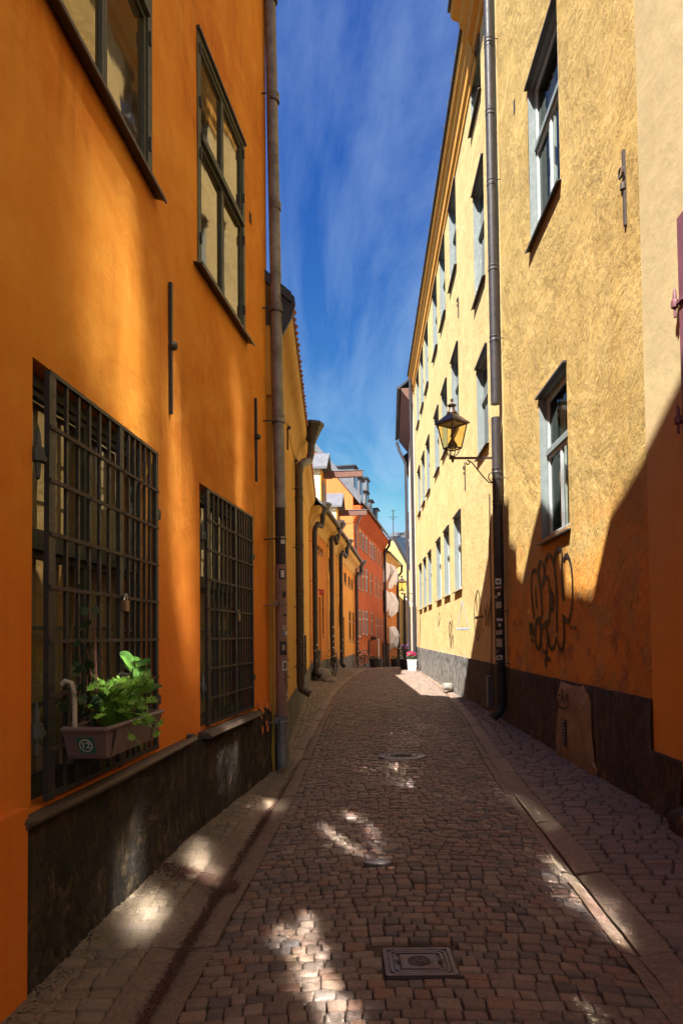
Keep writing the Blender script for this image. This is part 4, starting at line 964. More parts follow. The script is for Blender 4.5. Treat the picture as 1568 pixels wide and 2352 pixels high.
hoist_dormer(W5, H5, .1, 1.9, 6.5, 8.3, 9.1, 8.0, 1.5, 'amber')
mb = MB(); W5.box(mb, 4.6, 5.9, 6.9, 8.3, -2.6, -.25, 'amber'); W5.box(mb, 4.5, 6.0, 8.3, 8.4, -2.7, -.05, 'tin_dark'); d = put('dormer', mb, H5)
mb = MB(); W5.box(mb, 4.8, 5.7, 7.2, 8.15, -.25, -.22, 'glass_far'); put('dormer_window', mb, d)

H7, W7 = row_house('tarp_house', 'orange corner house hung with white canvas shapes', P7, P8, 'orange3', 9.3, [], 140, over=.5, cove=.5, plz=.6, ends=(True, True))
hg = [W7.hit(*zA(985, 1835)), W7.hit(*zA(1000, 2100))]
mb = MB(); W7.box(mb, .6, 1.9, -1.3, 1.1, .0, .05, 'dark'); mb.loft([[W7.pt(1.25 - .65 * math.cos(q), 1.1 + .6 * math.sin(q), n) for q in np.linspace(0, math.pi, 9)] for n in (0, .05)], 'dark'); put('arched_gate', mb, H7)
# far gable house, facing us
HF = house('far_gable_house', 'pale yellow gable house with steep grey roof at the end of the street', (8, 77, -2))
def facing(mb, pts, y0, y1, mat):
    f = [(x, y0, z) for x, z in pts]; b = [(x, y1, z) for x, z in pts]; k = len(pts)
    mb.face(f, mat, [(x, z) for x, z in pts]); mb.face(b[::-1], mat)
    for i in range(k): mb.face([f[i], b[i], b[(i + 1) % k], f[(i + 1) % k]], mat)
def fx(x, y, Y): p = at_y(*zA(x, y), Y); return (p.x, p.z)
mb = MB(); Y = 77.
facing(mb, [fx(980, 2140, Y), fx(980, 1120, Y), fx(1042, 1105, Y), fx(1180, 1350, Y), fx(1180, 2140, Y)], Y, Y + 8, 'pale_yellow'); put('wall', mb, HF)
mb = MB(); facing(mb, [fx(1030, 1075, Y), fx(1046, 1098, Y), fx(1184, 1362, Y), fx(1196, 1345, Y), fx(1068, 1090, Y)], Y - .35, Y, 'roof_black'); put('verge', mb, HF)
mb = MB(); q = [fx(1062, 1085, Y), fx(1190, 1345, Y)]
mb.hexa([(q[0][0], Y, q[0][1]), (q[1][0], Y, q[1][1]), (q[1][0] + 1.5, Y + 9, q[1][1] + 1.5), (q[0][0] + 2.0, Y + 9, q[0][1] + 1.2)] + [(q[0][0], Y, q[0][1] + .15), (q[1][0], Y, q[1][1] + .15), (q[1][0] + 1.5, Y + 9, q[1][1] + 1.65), (q[0][0] + 2.0, Y + 9, q[0][1] + 1.35)], 'roof_tin'); put('roof', mb, HF)
HE = house('end_house', 'orange facade with dark roofs closing the street end behind the lamp', (9, 86, -2.5))
mb = MB(); Y = 86.
facing(mb, [fx(1138, 2140, Y), fx(1138, 1395, Y), fx(1215, 1340, Y), fx(1215, 2140, Y)], Y, Y + 6, 'orange3'); put('wall', mb, HE)
for (x0, x1, y0, y1, dy, m) in ((1030, 1190, 1060, 1160, 8, 'tin_grey'), (1060, 1140, 1040, 1110, 9, 'roof_black'), (1138, 1215, 1025, 1160, 7.5, 'roof_tin'), (1090, 1200, 1090, 1350, 11, 'roof_black')):
    a, b = fx(x0, y1 + 200, Y + dy), fx(x1, y0, Y + dy); mb = MB(); mb.box((a[0], Y + dy, a[1]), (b[0], Y + dy + 2, b[1]), m); put('roof_block', mb, HE)
a = fx(1062, 1035, 93); mb = MB(); mb.lathe([(.5, -2), (.5, .2), (.75, .3), (.7, .8), (.2, 1.0)], (a[0], 93, a[1] - 1), 'tin_grey', 10); put('roof_cowl', mb, HE)
for x0, x1, y in ((1095, 1165, 1100), (1110, 1180, 1190)):
    a, b = fx(x0, y + 12, 85.4), fx(x1, y - 4, 85.4); mb = MB(); mb.box((a[0], 85.2, a[1]), (b[0], 85.6, b[1]), 'frame_white'); put('roof_light', mb, HE)
mb = MB(); a = fx(1145, 1700, 85.9)
for k in range(5):
    p, q = fx(1143 + k * 9, 1900, 85.9), fx(1146 + k * 9, 1990, 85.9); mb.box((p[0], 85.8, q[1]), (q[0], 85.9, p[1]), 'iron')
put('railing', mb, HE)
def aerial(x, yt, yb, Y, label, arms):
    a, b = fx(x, yt, Y), fx(x, yb, Y); r = thing('roof_aerial', label, 'aerial', (b[0], Y, b[1] - 1))
    mb = MB(); mb.tube([(a[0], Y, b[1] - 1.5), (a[0], Y, a[1])], .05, 'iron', 5); put('mast', mb, r)
    for (f, l) in arms:
        z = a[1] + (b[1] - a[1]) * f; mb = MB(); mb.tube([(a[0] - l, Y, z), (a[0] + l, Y, z)], .03, 'iron', 4); put('cross_arm', mb, r)
aerial(1042, 862, 1060, 84, 'tall thin television aerial standing free against the sky', ((.04, .3), (.28, .6), (.36, .3)))
aerial(1160, 880, 1030, 88, 'thin aerial half hidden by the right hand drainpipes', ((.05, .3), (.3, .3), (.5, .4)))
# ================================================================== RIGHT: the long ochre house
HR = house('ochre_house', 'long ochre yellow house with rough plaster, grey green windows and graffiti', (3, 14, 0))
V1 = Wall((2.7 + .0274 * 6.33, 6.33), (2.7 + .0274 * 12.5, 12.5), 'R', 200, .010)
V2 = Wall((3.0425, 12.5), (3.914, 35.5), 'R', 200 + V1.L, .005)
ZR = 15.2
n1 = (sy(V1, 8.72), sy(V1, 10.08), 3.10, 5.22); n2 = (sy(V1, 8.78), sy(V1, 10.36), 7.70, 10.2)
colY = (18.45, 21.1, 23.6, 27.1, 29.5, 32.0)
hv = []
for Y in colY:
    s1 = sy(V2, Y); w = 1.5
    hv += [(s1, s1 + w, 3.0, 5.12, 0), (s1, s1 + w, 7.62, 9.75, 1), (s1, s1 + w, 11.95, 14.35, 2)]
st = sy(V2, 14.1)
hv += [(st, st + 1.4, 5.75, 7.8, 1), (st + .05, st + 1.45, 9.32, 11.9, 2), (st + .15, st + 1.5, 13.45, 14.6, 3)]
sd = (sy(V2, 12.75), sy(V2, 13.5), 2.75, 4.35)          # slot window behind the drainpipe
mb = MB()
V1.facade(mb, 0, V1.L, -.4, ZR, [n1, n2], 'ochre', .17, 'frame_grey', cell=.35)
V2.facade(mb, 0, V2.L, -.4, ZR, [h[:4] for h in hv] + [sd], 'ochre_far', .19, 'frame_grey', cell=.8)
shell(mb, V1, 0, V1.L, ZR, 9, 'ochre_far', ends=(False, False)); shell(mb, V2, 0, V2.L, ZR, 9, 'ochre_far', 18.5, ends=(False, True))
put('wall', mb, HR)
for h in (n1, n2):
    window(V1, HR, h, .15, 'frame_grey', gmat='glass_clear', fw=.05, transom=.60, up=1, low=2, sash='frame_white', sill=(.075, .014, 'tin_dark', .06), hood=.05, curtain=True, backing=True, mull=.04)
for h in hv:
    low = h[4] == 0; bl = h[0] == st or h[4] >= 1
    window(V2, HR, h[:4], .17, 'frame_grey', gmat='glass_clear' if low else 'glass', fw=.05, transom=.60 if h[4] < 3 else None, up=2 if h[4] else 1, low=2, sash='frame_white' if low else 'frame_grey',
           sill=(.08, .014, 'tin_dark', .06), hood=.05, curtain=low, backing=low)
window(V2, HR, sd, .17, 'frame_brown', gmat='glass', fw=.05, transom=None, low=1, sill=(.05, .012, 'tin_dark', .03))
# cornice: the nearer stretch stands further out
def rcornice(W, a0, a1, z, over, nm='cornice'):
    prof = [(0, z - .95), (over * .12, z - .93), (over * .16, z - .74), (over * .35, z - .70), (over * .40, z - .52), (over * .62, z - .40), (over * .68, z - .26), (over * .92, z - .2), (over, z - .12), (over, z), (0, z)]
    mb = MB(); W.extrude(mb, prof, a0, a1, 'amber'); put(nm, mb, HR)
    mb = MB(); W.box(mb, a0 - .02, a1 + .03, z + .002, z + .09, -.2, over + .06, 'roof_black'); put('eaves_flashing', mb, HR)
sj = sy(V2, 14.75)
rcornice(V1, 0, V1.L, 15.62, .56); rcornice(V2, -.015, sj, 15.62, .56); rcornice(V2, sj + .01, V2.L, 15.35, .27)
roof(V2, HR, sj + .1, V2.L, 15.42, .3, .75, 9, 'roof_tin', .1); roof(V1, HR, 0, V1.L + 2.2, 15.7, .5, .75, 9, 'roof_tin', .1)
mb = MB()
for k in range(26): a = sj + .4 + k * .8; V2.box(mb, a, a + .05, 15.44, 15.78, .12, .3, 'tin_dark')
o = put('snow_guards', mb, HR); o['kind'] = 'stuff'
mb = MB(); plinth(V1, mb, 0, V1.L + .01, 1.09, 'plinth_r', .036, .020); plinth(V2, mb, 0, sy(V2, 17.6), 1.11, 'plinth_r', .034, .018); put('plinth', mb, HR, smooth=True)
mb = MB(); plinth(V2, mb, sy(V2, 17.6), V2.L, 1.12, 'plinth_far', .034, .018); put('plinth', mb, HR, smooth=True)
# bare patch with vent, graffiti, anchors, slots
p0 = V1.hit(1290, 1560); p1 = V1.hit(1368, 1780)
rr_ = random.Random(2); ca = (p0[0] + p1[0]) / 2; hw = abs(p0[0] - p1[0]) / 2
mb = MB(); pts = []
for k in range(40):
    q = 2 * math.pi * k / 40; x = math.copysign(abs(math.cos(q)) ** .35, math.cos(q)) * hw * (1 + rr_.uniform(-.12, .12)); z = .52 + math.copysign(abs(math.sin(q)) ** .35, math.sin(q)) * .56 * (1 + rr_.uniform(-.05, .05)); pts.append((ca + x * (1.25 if z < .3 else 1), z))
t = NT('bare_sand_render'); uv = t.n('ShaderNodeTexCoord').outputs['UV']
M['bare'] = t.set(Base_Color=t.mix(t.rng(t.noise(uv, 3, 8, .7, .5), .4, .65), (.33, .24, .14), (.20, .13, .075)), Roughness=.92, Normal=t.bump(t.noise(uv, 9, 8, .7), .02))
ring = [[V1.pt(ca + (a - ca) * f, .52 + (z - .52) * f, .082 - .03 * (f == 1)) for a, z in pts] for f in (1, .9, .5, .05)]
i0 = len(mb.f); mb.loft(ring, 'bare'); 
for i in range(i0, len(mb.f)): mb.uv[i] = [((Vector(mb.v[j]) - V1.P).dot(V1.t), mb.v[j][2]) for j in mb.f[i]]
put('render_patch', mb, HR, smooth=True)
vs_, vz = V1.hit(1312, 1683)
vent = MB(); V1.box(vent, vs_ - .075, vs_ + .075, vz - .17, vz + .17, .05, .098, 'iron_rust'); vent = put('vent_grille', vent, HR)
for k in range(8):
    b = MB(); z = vz - .14 + k * .04; c = [V1.pt(vs_ - .06, z, .099), V1.pt(vs_ + .06, z, .099), V1.pt(vs_ + .06, z - .012, .113), V1.pt(vs_ - .06, z - .012, .113)]
    b.hexa(c + [p + Vector((0, 0, .012)) for p in c], 'iron'); put('slat', b, vent)
GR = [  # bubble letters, traced outline
 [(240, 1330), (225, 1180), (205, 1000), (190, 820), (188, 660), (205, 545), (235, 490), (265, 500), (300, 580), (325, 680), (345, 800), (360, 960), (372, 1120), (380, 1220), (374, 1335), (345, 1320), (318, 1312), (285, 1360), (262, 1450), (258, 1560), (268, 1700), (285, 1820), (305, 1870), (335, 1810), (352, 1690), (355, 1540), (350, 1420), (330, 1350), (300, 1340)],
 [(345, 800), (322, 700), (308, 560), (310, 450), (330, 370), (352, 350), (380, 390), (402, 470), (410, 560), (402, 650), (375, 740), (352, 825)],
 [(410, 560), (414, 440), (428, 340), (455, 265), (490, 240), (525, 270), (550, 330), (575, 440), (598, 580), (615, 760), (625, 960), (630, 1160), (625, 1360), (620, 1560)],
 [(352, 825), (370, 760), (400, 690), (440, 630), (460, 615), (478, 660), (492, 760), (500, 900), (506, 1100), (508, 1260), (500, 1400), (455, 1390), (410, 1420), (370, 1470), (345, 1545)],
 [(572, 430), (570, 320), (590, 230), (630, 165), (680, 125), (708, 145), (717, 220), (716, 400), (710, 560), (708, 700), (716, 830), (730, 940), (742, 1030)],
 [(735, 360), (765, 250), (800, 230), (845, 310), (872, 440), (890, 620), (898, 820), (890, 1020), (875, 1180), (850, 1320), (815, 1390), (785, 1385), (755, 1325), (732, 1235), (728, 1310)],
 [(555, 890), (540, 970), (545, 1050), (562, 1080), (574, 1000), (568, 920), (552, 890)], [(522, 800), (518, 960), (528, 1120), (552, 1240), (572, 1190), (582, 1060), (572, 930)],
 [(264, 825), (272, 980), (290, 1150)],
 [(362, 1520), (385, 1450), (415, 1425), (450, 1460), (470, 1560), (475, 1700), (462, 1830), (430, 1915), (392, 1890), (366, 1790), (356, 1660), (358, 1540)],
 [(472, 1560), (478, 1700), (505, 1820), (545, 1868), (585, 1810), (610, 1690), (618, 1560), (628, 1680), (660, 1820), (705, 1905), (735, 1830), (750, 1690), (750, 1540), (738, 1400), (730, 1250)],
 [(172, 1400), (160, 1490), (172, 1620), (198, 1600), (200, 1480), (176, 1405)], [(205, 1380), (206, 1500), (222, 1620), (240, 1600)], [(240, 1440), (244, 1560), (256, 1630)], [(190, 1660), (212, 1720), (200, 1640), (238, 1722)],
 [(470, 1860), (452, 1980), (420, 2065), (468, 1990), (500, 1965), (522, 2010), (520, 2060)], [(425, 2060), (462, 2135)],
 [(868, 1430), (866, 1500)], [(930, 1445), (934, 1520)]]
mb = MB()
for i, st_ in enumerate(GR): ribbon(V1, mb, [V1.hit(*zG(*p)) for p in st_], .07 if i < 5 else .055, 'paint_black', .012)
put('graffiti', mb, HR)
mb = MB()
for st_ in ([(430, 1275), (414, 1340), (410, 1420), (415, 1500), (432, 1560), (447, 1500), (452, 1420), (448, 1340), (434, 1278)], [(415, 1430), (462, 1422)], [(424, 1445), (428, 1520), (440, 1480), (440, 1440)], [(424, 1320), (425, 1400)], [(440, 1320), (441, 1400)],
            [(470, 1370), (474, 1480), (486, 1440), (470, 1375)], [(484, 1350), (492, 1490)], [(500, 1340), (488, 1470)], [(500, 1330), (498, 1480)], [(509, 1345), (502, 1400), (512, 1430), (505, 1490)], [(459, 1490), (463, 1510)]):
    ribbon(V2, mb, [V2.hit(*zC(*p)) for p in st_], .05, 'paint_black', .006)
put('graffiti', mb, HR)
mb = MB()
for st_ in ([(270, 1480), (276, 1560), (284, 1470), (276, 1450), (270, 1500)], [(288, 1440), (282, 1600), (292, 1520), (296, 1600)], [(276, 1520), (280, 1620)], [(205, 1420), (212, 1480), (222, 1430), (214, 1400)]):
    ribbon(V2, mb, [V2.hit(*zC(*p)) for p in st_], .07, 'paint_black', .006)
put('graffiti', mb, HR)
mb = MB()
for st_ in ([(346, 1335), (322, 1470)], [(346, 1335), (376, 1470)], [(312, 1490), (385, 1490)]): ribbon(V2, mb, [V2.hit(*zC(*p)) for p in st_], .05, 'paint_blue', .006)
put('chalk_mark', mb, HR)
mb = MB()
for st_ in ([(925, 1862), (908, 1850), (906, 1872), (924, 1882), (920, 1902), (905, 1898)], [(926, 1905), (934, 1822)], [(934, 1822), (938, 1900)], [(928, 1872), (940, 1870)], [(944, 1860), (946, 1905)], [(945, 1845), (946, 1850)], [(951, 1905), (950, 1850), (960, 1905), (960, 1848)], [(966, 1852), (962, 1880), (966, 1908), (973, 1885), (970, 1852), (966, 1850)], [(908, 1920), (925, 1912), (915, 1932), (940, 1920), (930, 1942), (952, 1930), (972, 1925)], [(980, 1905), (982, 1910)]):
    ribbon(V1, mb, [V1.hit(*zC(*p)) for p in st_], .022, 'paint_black', .088)
put('graffiti', mb, HR)
for W, px, y0, y1, yk in ((V1, 1434, 345, 525, 425), (V2, 1053, 682, 732, 700), (V2, 1068, 1062, 1128, 1085)):
    a, z1 = W.hit(px, y0); _, z0 = W.hit(px, y1); _, zk = W.hit(px, yk); anchor(W, HR, a, z0, z1, zk, False, True)
mb = MB(); a, z = V1.hit(1181, 247); V1.box(mb, a - .05, a + .05, z - .1, z + .13, -.02, V1.disp(a, z) + .004, 'dark'); put('vent_hole', mb, HR)
# the neighbour nearer the lens
HS = house('sand_house', 'sand coloured house at the right edge with plum red shutter', (2.85, 5.5, 0))
V0 = Wall((2.35, -12), (2.7 + .0274 * 6.33, 6.33), 'R', 170, .004)
V0 = Wall((2.7 + .0274 * -12, -12), (2.7 + .0274 * 6.33, 6.33), 'R', 170, .004)
mb = MB(); xs_ = V0.hit(1558, 800, .06)[0]; sh = (xs_ - 1.35, xs_, 2.95, 5.12)
MW = [(sy(V0, y + 1.3) - 1.3, sy(V0, y + 1.3), z0, z1) for z0, z1 in ((5.0, 7.1), (9.3, 11.4), (12.2, 14.2)) for y in (2.3, -.2, -2.7)] + [(sy(V0, y + 1.3) - 1.3, sy(V0, y + 1.3), 5.0, 7.1) for y in (-5.2, -7.7)] + [(sy(V0, 5.7) - 1.35, sy(V0, 5.7), z0, z1) for z0, z1 in ((9.3, 11.4), (12.2, 14.2))]  # openings for the added reflector windows
V0.facade(mb, 0, V0.L, -.4, 15.2, [sh] + MW, 'sand', .1, cell=.5); shell(mb, V0, 0, V0.L, 15.2, 9, 'sand', 18.5, ends=(True, True)); o = put('wall', mb, HS)
for v in o.data.vertices: v.co -= Vector(V0.n) * -.012
mb = MB(); plinth(V0, mb, sy(V0, 5.72), V0.L, .62, 'plinth_r', .05, .03); plinth(V0, mb, 0, sy(V0, 5.72), .24, 'plinth_r', .07, .03); put('plinth', mb, HS, smooth=True)
mb = MB(); V0.box(mb, sy(V0, 2.5), sy(V0, 5.70), .22, 3.0, .0, .045, 'sand'); put('pilaster', mb, HS)
roof(V0, HS, 0, V0.L, 15.3, .4, .75, 9, 'roof_tin')
# unseen windows added to the sand house; mirror-like panes aim sun patches at targets
def aimed_window(h, cols, rows, targets, rough):
    global RND
    a0, a1, z0, z1 = h; d_in = Vector((1, K, -T)).normalized(); k = random.Random(int(a0 * 10 + z0))
    mb = MB(); V0.box(mb, a0, a0 + .06, z0, z1, -.12, -.04, 'frame_grey'); V0.box(mb, a1 - .06, a1, z0, z1, -.12, -.04, 'frame_grey'); V0.box(mb, a0 + .06, a1 - .06, z0, z0 + .06, -.12, -.06, 'frame_grey'); V0.box(mb, a0 + .06, a1 - .06, z1 - .06, z1, -.12, -.04, 'frame_grey')
    V0.box(mb, a0 + .06, a1 - .06, z0 + .06, z1 - .06, -.4, -.39, 'dark')
    w = put('window', mb, HS); cw = (a1 - a0 - .12) / cols; ch = (z1 - z0 - .12) / rows  # added reflector window, out of view
    for i in range(cols):
        for j in range(rows):
            t_ = targets[(j * cols + i) % len(targets)]
            c = V0.pt(a0 + .06 + cw * (i + .5), z0 + .06 + ch * (j + .5), -.035)
            n = (((t_ - c).normalized() - d_in).normalized()) if t_ is not None else V0.n.copy()
            if n.dot(V0.n) < 0: n = -n
            u = Vector((0, 0, 1)).cross(n).normalized(); v = n.cross(u); hw, hh = cw * .5 - .012, ch * .5 - .012
            m = MB(); G = 8; vs = []; b1, b2 = k.uniform(.0002, .0006), k.uniform(.0001, .0005); ph = k.uniform(0, 6)
            for q in range(G + 1):
                for r_ in range(G + 1):
                    x, y = q / G * 2 - 1, r_ / G * 2 - 1
                    vs.append(c + u * (x * hw) + v * (y * hh) + n * (b1 * x * x + b2 * y * y + .00006 * math.sin(3.1 * x + ph) * math.cos(2.3 * y + ph)))
            m.poly(vs, [(q * (G + 1) + r_, (q + 1) * (G + 1) + r_, (q + 1) * (G + 1) + r_ + 1, q * (G + 1) + r_ + 1) for q in range(G) for r_ in range(G)], rough)
            put('pane', m, w, smooth=True)  # mirror-like pane tilted to send the sun to its target
        if i: b = MB(); V0.box(b, a0 + .06 + cw * i - .02, a0 + .06 + cw * i + .02, z0 + .06, z1 - .06, -.12, -.055, 'frame_grey'); put('glazing_bar', b, w)
    b = MB(); V0.box(b, a0 - .06, a1 + .06, z0 - .05, z0 - .02, -.1, .015, 'tin_dark'); put('sill', b, w)
M['mirror_plain'] = glass('plain_mirror_pane', 3.0, wav=0, rough=.04); M['mirror_soft'] = glass('wavy_mirror_pane', 5.6, wav=0, rough=.035); M['mirror_softer'] = glass('hazy_mirror_pane', 3.2, wav=0, rough=.08)  # mirror-like panes for the added windows
G_ = lambda *p: [ground_at(x, y) for x, y in p]
def onW(x, y):
    a, z = W1.hit(x, y); q = W1.pt(a, z)
    if q.y > 5.8: a, z = W1b.hit(x, y); q = W1b.pt(a, z)
    return q
L_ = lambda *p: [onW(x, y) for x, y in p]
aimed_window(MW[0], 3, 5, G_((742, 1905), (805, 1880), (775, 1930), (850, 1915), (805, 1958), (862, 1990), (850, 1760), (905, 1765), (885, 1795), (935, 1800), (920, 1822), (905, 1692), (945, 1702), (885, 1704), (1012, 1672)), 'mirror_soft')
aimed_window(MW[1], 3, 5, G_((650, 2160), (700, 2130), (690, 2190), (730, 2215), (710, 2270), (755, 2290), (745, 2335), (790, 2345), (1255, 1955), (1295, 1990), (1335, 2030), (1375, 2070), (1405, 2110), (1300, 1995), (1345, 2045)), 'mirror_soft')
aimed_window(MW[2], 3, 5, G_((1160, 1812), (1185, 1828), (1212, 1845), (1240, 1862), (1268, 1886), (1250, 2005), (1285, 2030), (1320, 2065), (1400, 2060), (1420, 2130), (1200, 1838), (1228, 1856), (1350, 2330), (1365, 2095), (1175, 1835)), 'mirror_soft')
aimed_window(MW[9], 3, 5, G_((1162, 1814), (1200, 1838), (1242, 1864), (1270, 1888), (1258, 1960), (1300, 1998), (1342, 2036), (1385, 2080), (1412, 2118), (1290, 2034), (1330, 2070), (862, 1936), (800, 1878), (775, 1932), (700, 2230)), 'mirror_soft')
aimed_window(MW[10], 3, 5, G_((910, 1690), (948, 1702), (880, 1700), (930, 1714), (968, 1665), (1010, 1668), (1030, 1678), (845, 1768), (905, 1768), (930, 1808), (795, 1640), (770, 1652), (705, 1690), (735, 1684), (870, 1600)), 'mirror_soft')
aimed_window(MW[11], 3, 5, G_((845, 1758), (872, 1752), (905, 1762), (938, 1772), (885, 1790), (890, 1808), (935, 1800), (930, 1816), (885, 1696), (905, 1690), (925, 1700), (950, 1700), (965, 1712), (968, 1664), (1015, 1670)), 'mirror_soft')
aimed_window(MW[12], 3, 5, G_((905, 1690), (948, 1701), (882, 1703), (930, 1714), (968, 1665), (1012, 1669), (1035, 1678), (795, 1640), (770, 1652), (745, 1664), (735, 1684), (705, 1690), (875, 1600), (815, 1640), (720, 1696)), 'mirror_soft')
aimed_window(MW[3], 2, 3, L_((505, 1740), (530, 1760)) + G_((625, 1845), (665, 1735), (720, 1690), (700, 1660)), 'mirror_plain')
aimed_window(MW[4], 2, 3, G_((455, 1955), (480, 2010), (335, 2105), (355, 2080)) + L_((300, 2010), (265, 1590)), 'mirror_plain')
aimed_window(MW[5], 2, 3, L_((275, 1600), (235, 1620), (290, 2025)) + G_((460, 1975), (620, 1850), (325, 2110)), 'mirror_plain')
aimed_window(MW[6], 2, 1, L_((405, 1180), (548, 1090)), 'mirror_softer')
aimed_window(MW[7], 2, 1, L_((295, 760), (430, 1300)), 'mirror_softer')
aimed_window(MW[8], 2, 1, L_((235, 620), (310, 850)), 'mirror_softer')
mb = MB(); V0.box(mb, sh[0], sh[1] + .0, sh[2], sh[3], -.05, .05, 'plum'); V0.box(mb, sh[0] + .1, sh[1] - .1, sh[2] + .1, sh[3] - .1, .05, .06, 'plum'); shut = put('shutter', mb, HS)
for z in (sh[2] + .5, sh[3] - .7):
    mb = MB(); mb.lathe([(.0, -.12), (.012, -.11), (.012, -.04), (.03, -.03), (.034, 0), (.03, .03), (.018, .04), (.015, .10), (.0, .15)], V0.pt(sh[1] + .03, z, .07), 'plum', 8); V0.box(mb, sh[1] - .1, sh[1] + .03, z - .02, z + .0, .05, .075, 'plum'); put('hinge', mb, HS, smooth=True)
# beyond: pale house with brown eaves
HT = house('pale_house', 'tall pale pinkish house with brown eaves beyond the ochre house', (4.2, 40, 0))
V3 = Wall((3.89, 35.52), (4.55, 45.0), 'R', 260); V4 = Wall((4.55, 45), (9.4, 74), 'R', 275)
mb = MB(); V3.facade(mb, 0, V3.L, -1, 14.6, [], 'pink', cell=3); shell(mb, V3, 0, V3.L, 14.6, 9, 'pink', 18, ends=(True, False)); V4.facade(mb, 0, V4.L, -3, 13.5, [], 'pink', cell=4); shell(mb, V4, 0, V4.L, 13.5, 9, 'pink', 17, ends=(False, True)); put('wall', mb, HT)
mb = MB(); V3.extrude(mb, [(0, 13.9), (.1, 13.95), (.62, 14.65), (.62, 14.75), (0, 14.75)], 0, V3.L, 'wood_brown'); put('eaves', mb, HT)
roof(V3, HT, 0, V3.L, 14.77, .68, .8, 9, 'roof_black', .12); roof(V4, HT, 0, V4.L, 13.5, .4, .8, 9, 'roof_black', .12)
gutter_run(V3, HT, 0, V3.L, 14.8, .76, .09)

# ================================================================== drainpipes
def drainpipe(label, segs, wall, brackets=(), collars=(), group=None, mats='pipe_dark'):
    """segs: list of (path, radius, material)"""
    base = segs[-1][0][-1]
    r = thing('drainpipe', label, 'drainpipe', (base[0], base[1], min(p[2] for s in segs for p in s[0])), group)
    for path, rad, mat in segs:
        mb = MB(); mb.tube(path, rad, mat, 14); put('pipe', mb, r, smooth=True)
    for (s, z, n, rad, mat) in collars:
        mb = MB(); p = wall.pt(s, z, n); mb.lathe([(rad - .004, -.05), (rad + .006, -.05), (rad + .008, -.035), (rad + .004, -.03), (rad + .004, .03), (rad + .008, .035), (rad + .006, .05), (rad - .004, .05)], p, mat, 14); put('collar', mb, r, smooth=True)
    for (s, z, n, rad, mat) in brackets:
        mb = MB(); sg = -1 if wall.side == 'L' else -1
        mb.tube([wall.pt(s + sg * (rad + .11), z - .02, -.02), wall.pt(s + sg * (rad + .11), z - .02, n * .5), wall.pt(s + sg * (rad - .01), z + .02, n)], .009, mat, 6)
        p = wall.pt(s, z, n); mb.lathe([(rad + .001, -.012), (rad + .006, -.012), (rad + .006, .012), (rad + .001, .012)], p, mat, 14); put('bracket', mb, r)
    return r
def sticker(W, parent, s, z, n, rad, w, h, mat, name='sticker', face=-1.0, tilt=0.):
    """print bent round the pipe; face = angle on the pipe, measured from the street normal towards the lens"""
    mb = MB(); k = 5; vs = []
    for i in range(k + 1):
        u = (i / k - .5) * w
        for v in (-h / 2, h / 2):
            q = face + u / rad; zz = z + v + tilt * u
            vs.append(W.pt(s + (rad + .0025) * math.sin(q), zz, n + (rad + .0025) * math.cos(q)))
    mb.poly(vs, [(2 * i, 2 * i + 2, 2 * i + 3, 2 * i + 1) for i in range(k)], mat)
    return put(name, mb, parent)
# left pipe, by the orange house
sL = W1b.L - .04; nL = .17
ZT = 11.3
PL = drainpipe('tall left drainpipe, weathered zinc above and pinkish brown with stickers below',
    [([W1b.pt(sL, z, nL - .1 * max(0, (z - 3.2)) / 8) for z in (ZT, 6, 3.35)], .074, 'pipe_zinc'), ([W1b.pt(sL, 3.36, nL - .005), W1b.pt(sL, 2.85, nL), W1b.pt(sL, 2.6, nL)], .070, 'pipe_dark'),
     ([W1b.pt(sL, 2.62, nL), W1b.pt(sL, .6, nL)], .078, 'pipe_pink'), ([W1b.pt(sL, .62, nL), W1b.pt(sL, .05, nL + .01)], .081, 'pipe_zinc')], W1b,
    [(sL, 10.05, nL - .07, .074, 'iron'), (sL, 8.7, nL - .05, .074, 'iron'), (sL, 5.9, nL - .03, .074, 'iron'), (sL, 4.45, nL - .02, .074, 'iron'), (sL, 2.95, nL, .072, 'iron'), (sL, 2.12, nL, .08, 'pipe_pink'), (sL, .66, nL, .084, 'pipe_zinc')],
    [(sL, 10.1, nL - .065, .074, 'pipe_zinc'), (sL, 8.75, nL - .05, .074, 'pipe_zinc'), (sL, 7.3, nL - .04, .074, 'pipe_zinc'), (sL, 5.95, nL - .025, .074, 'pipe_zinc'), (sL, 4.5, nL - .01, .074, 'pipe_zinc'), (sL, .67, nL, .083, 'pipe_zinc')])
for z in (2.12, .66):
    mb = MB(); W1b.box(mb, sL - .18, sL - .07, z - .035, z + .035, nL - .05, nL + .0, 'pipe_pink' if z > 1 else 'pipe_zinc'); W1b.box(mb, sL - .17, sL - .13, z - .022, z + .022, nL + .0, nL + .006, 'dark'); put('clamp', mb, PL)
for (z, w, h, m, f) in ((2.93, .055, .09, 'sticker', -.9), (2.5, .085, .13, 'sticker_black', -1.1), (2.5, .045, .09, 'sticker', -1.05), (1.98, .05, .03, 'sticker_black', -.7), (1.82, .06, .06, 'sticker_tan', -.8), (1.75, .05, .05, 'sticker', -.4), (1.75, .03, .04, 'sticker_blue', -.9),
                        (1.56, .09, .17, 'sticker_black', -1.0), (1.57, .04, .07, 'sticker_tan', -1.0), (1.34, .07, .12, 'sticker', -.75), (1.34, .04, .08, 'sticker_black', -.75), (.98, .035, .04, 'sticker', -.2), (.9, .04, .04, 'sticker_tan', -.3)):
    sticker(W1b, PL, sL, z, nL, .0785 if z < 2.6 else .0715, w, h, m, face=f)
mb = MB()
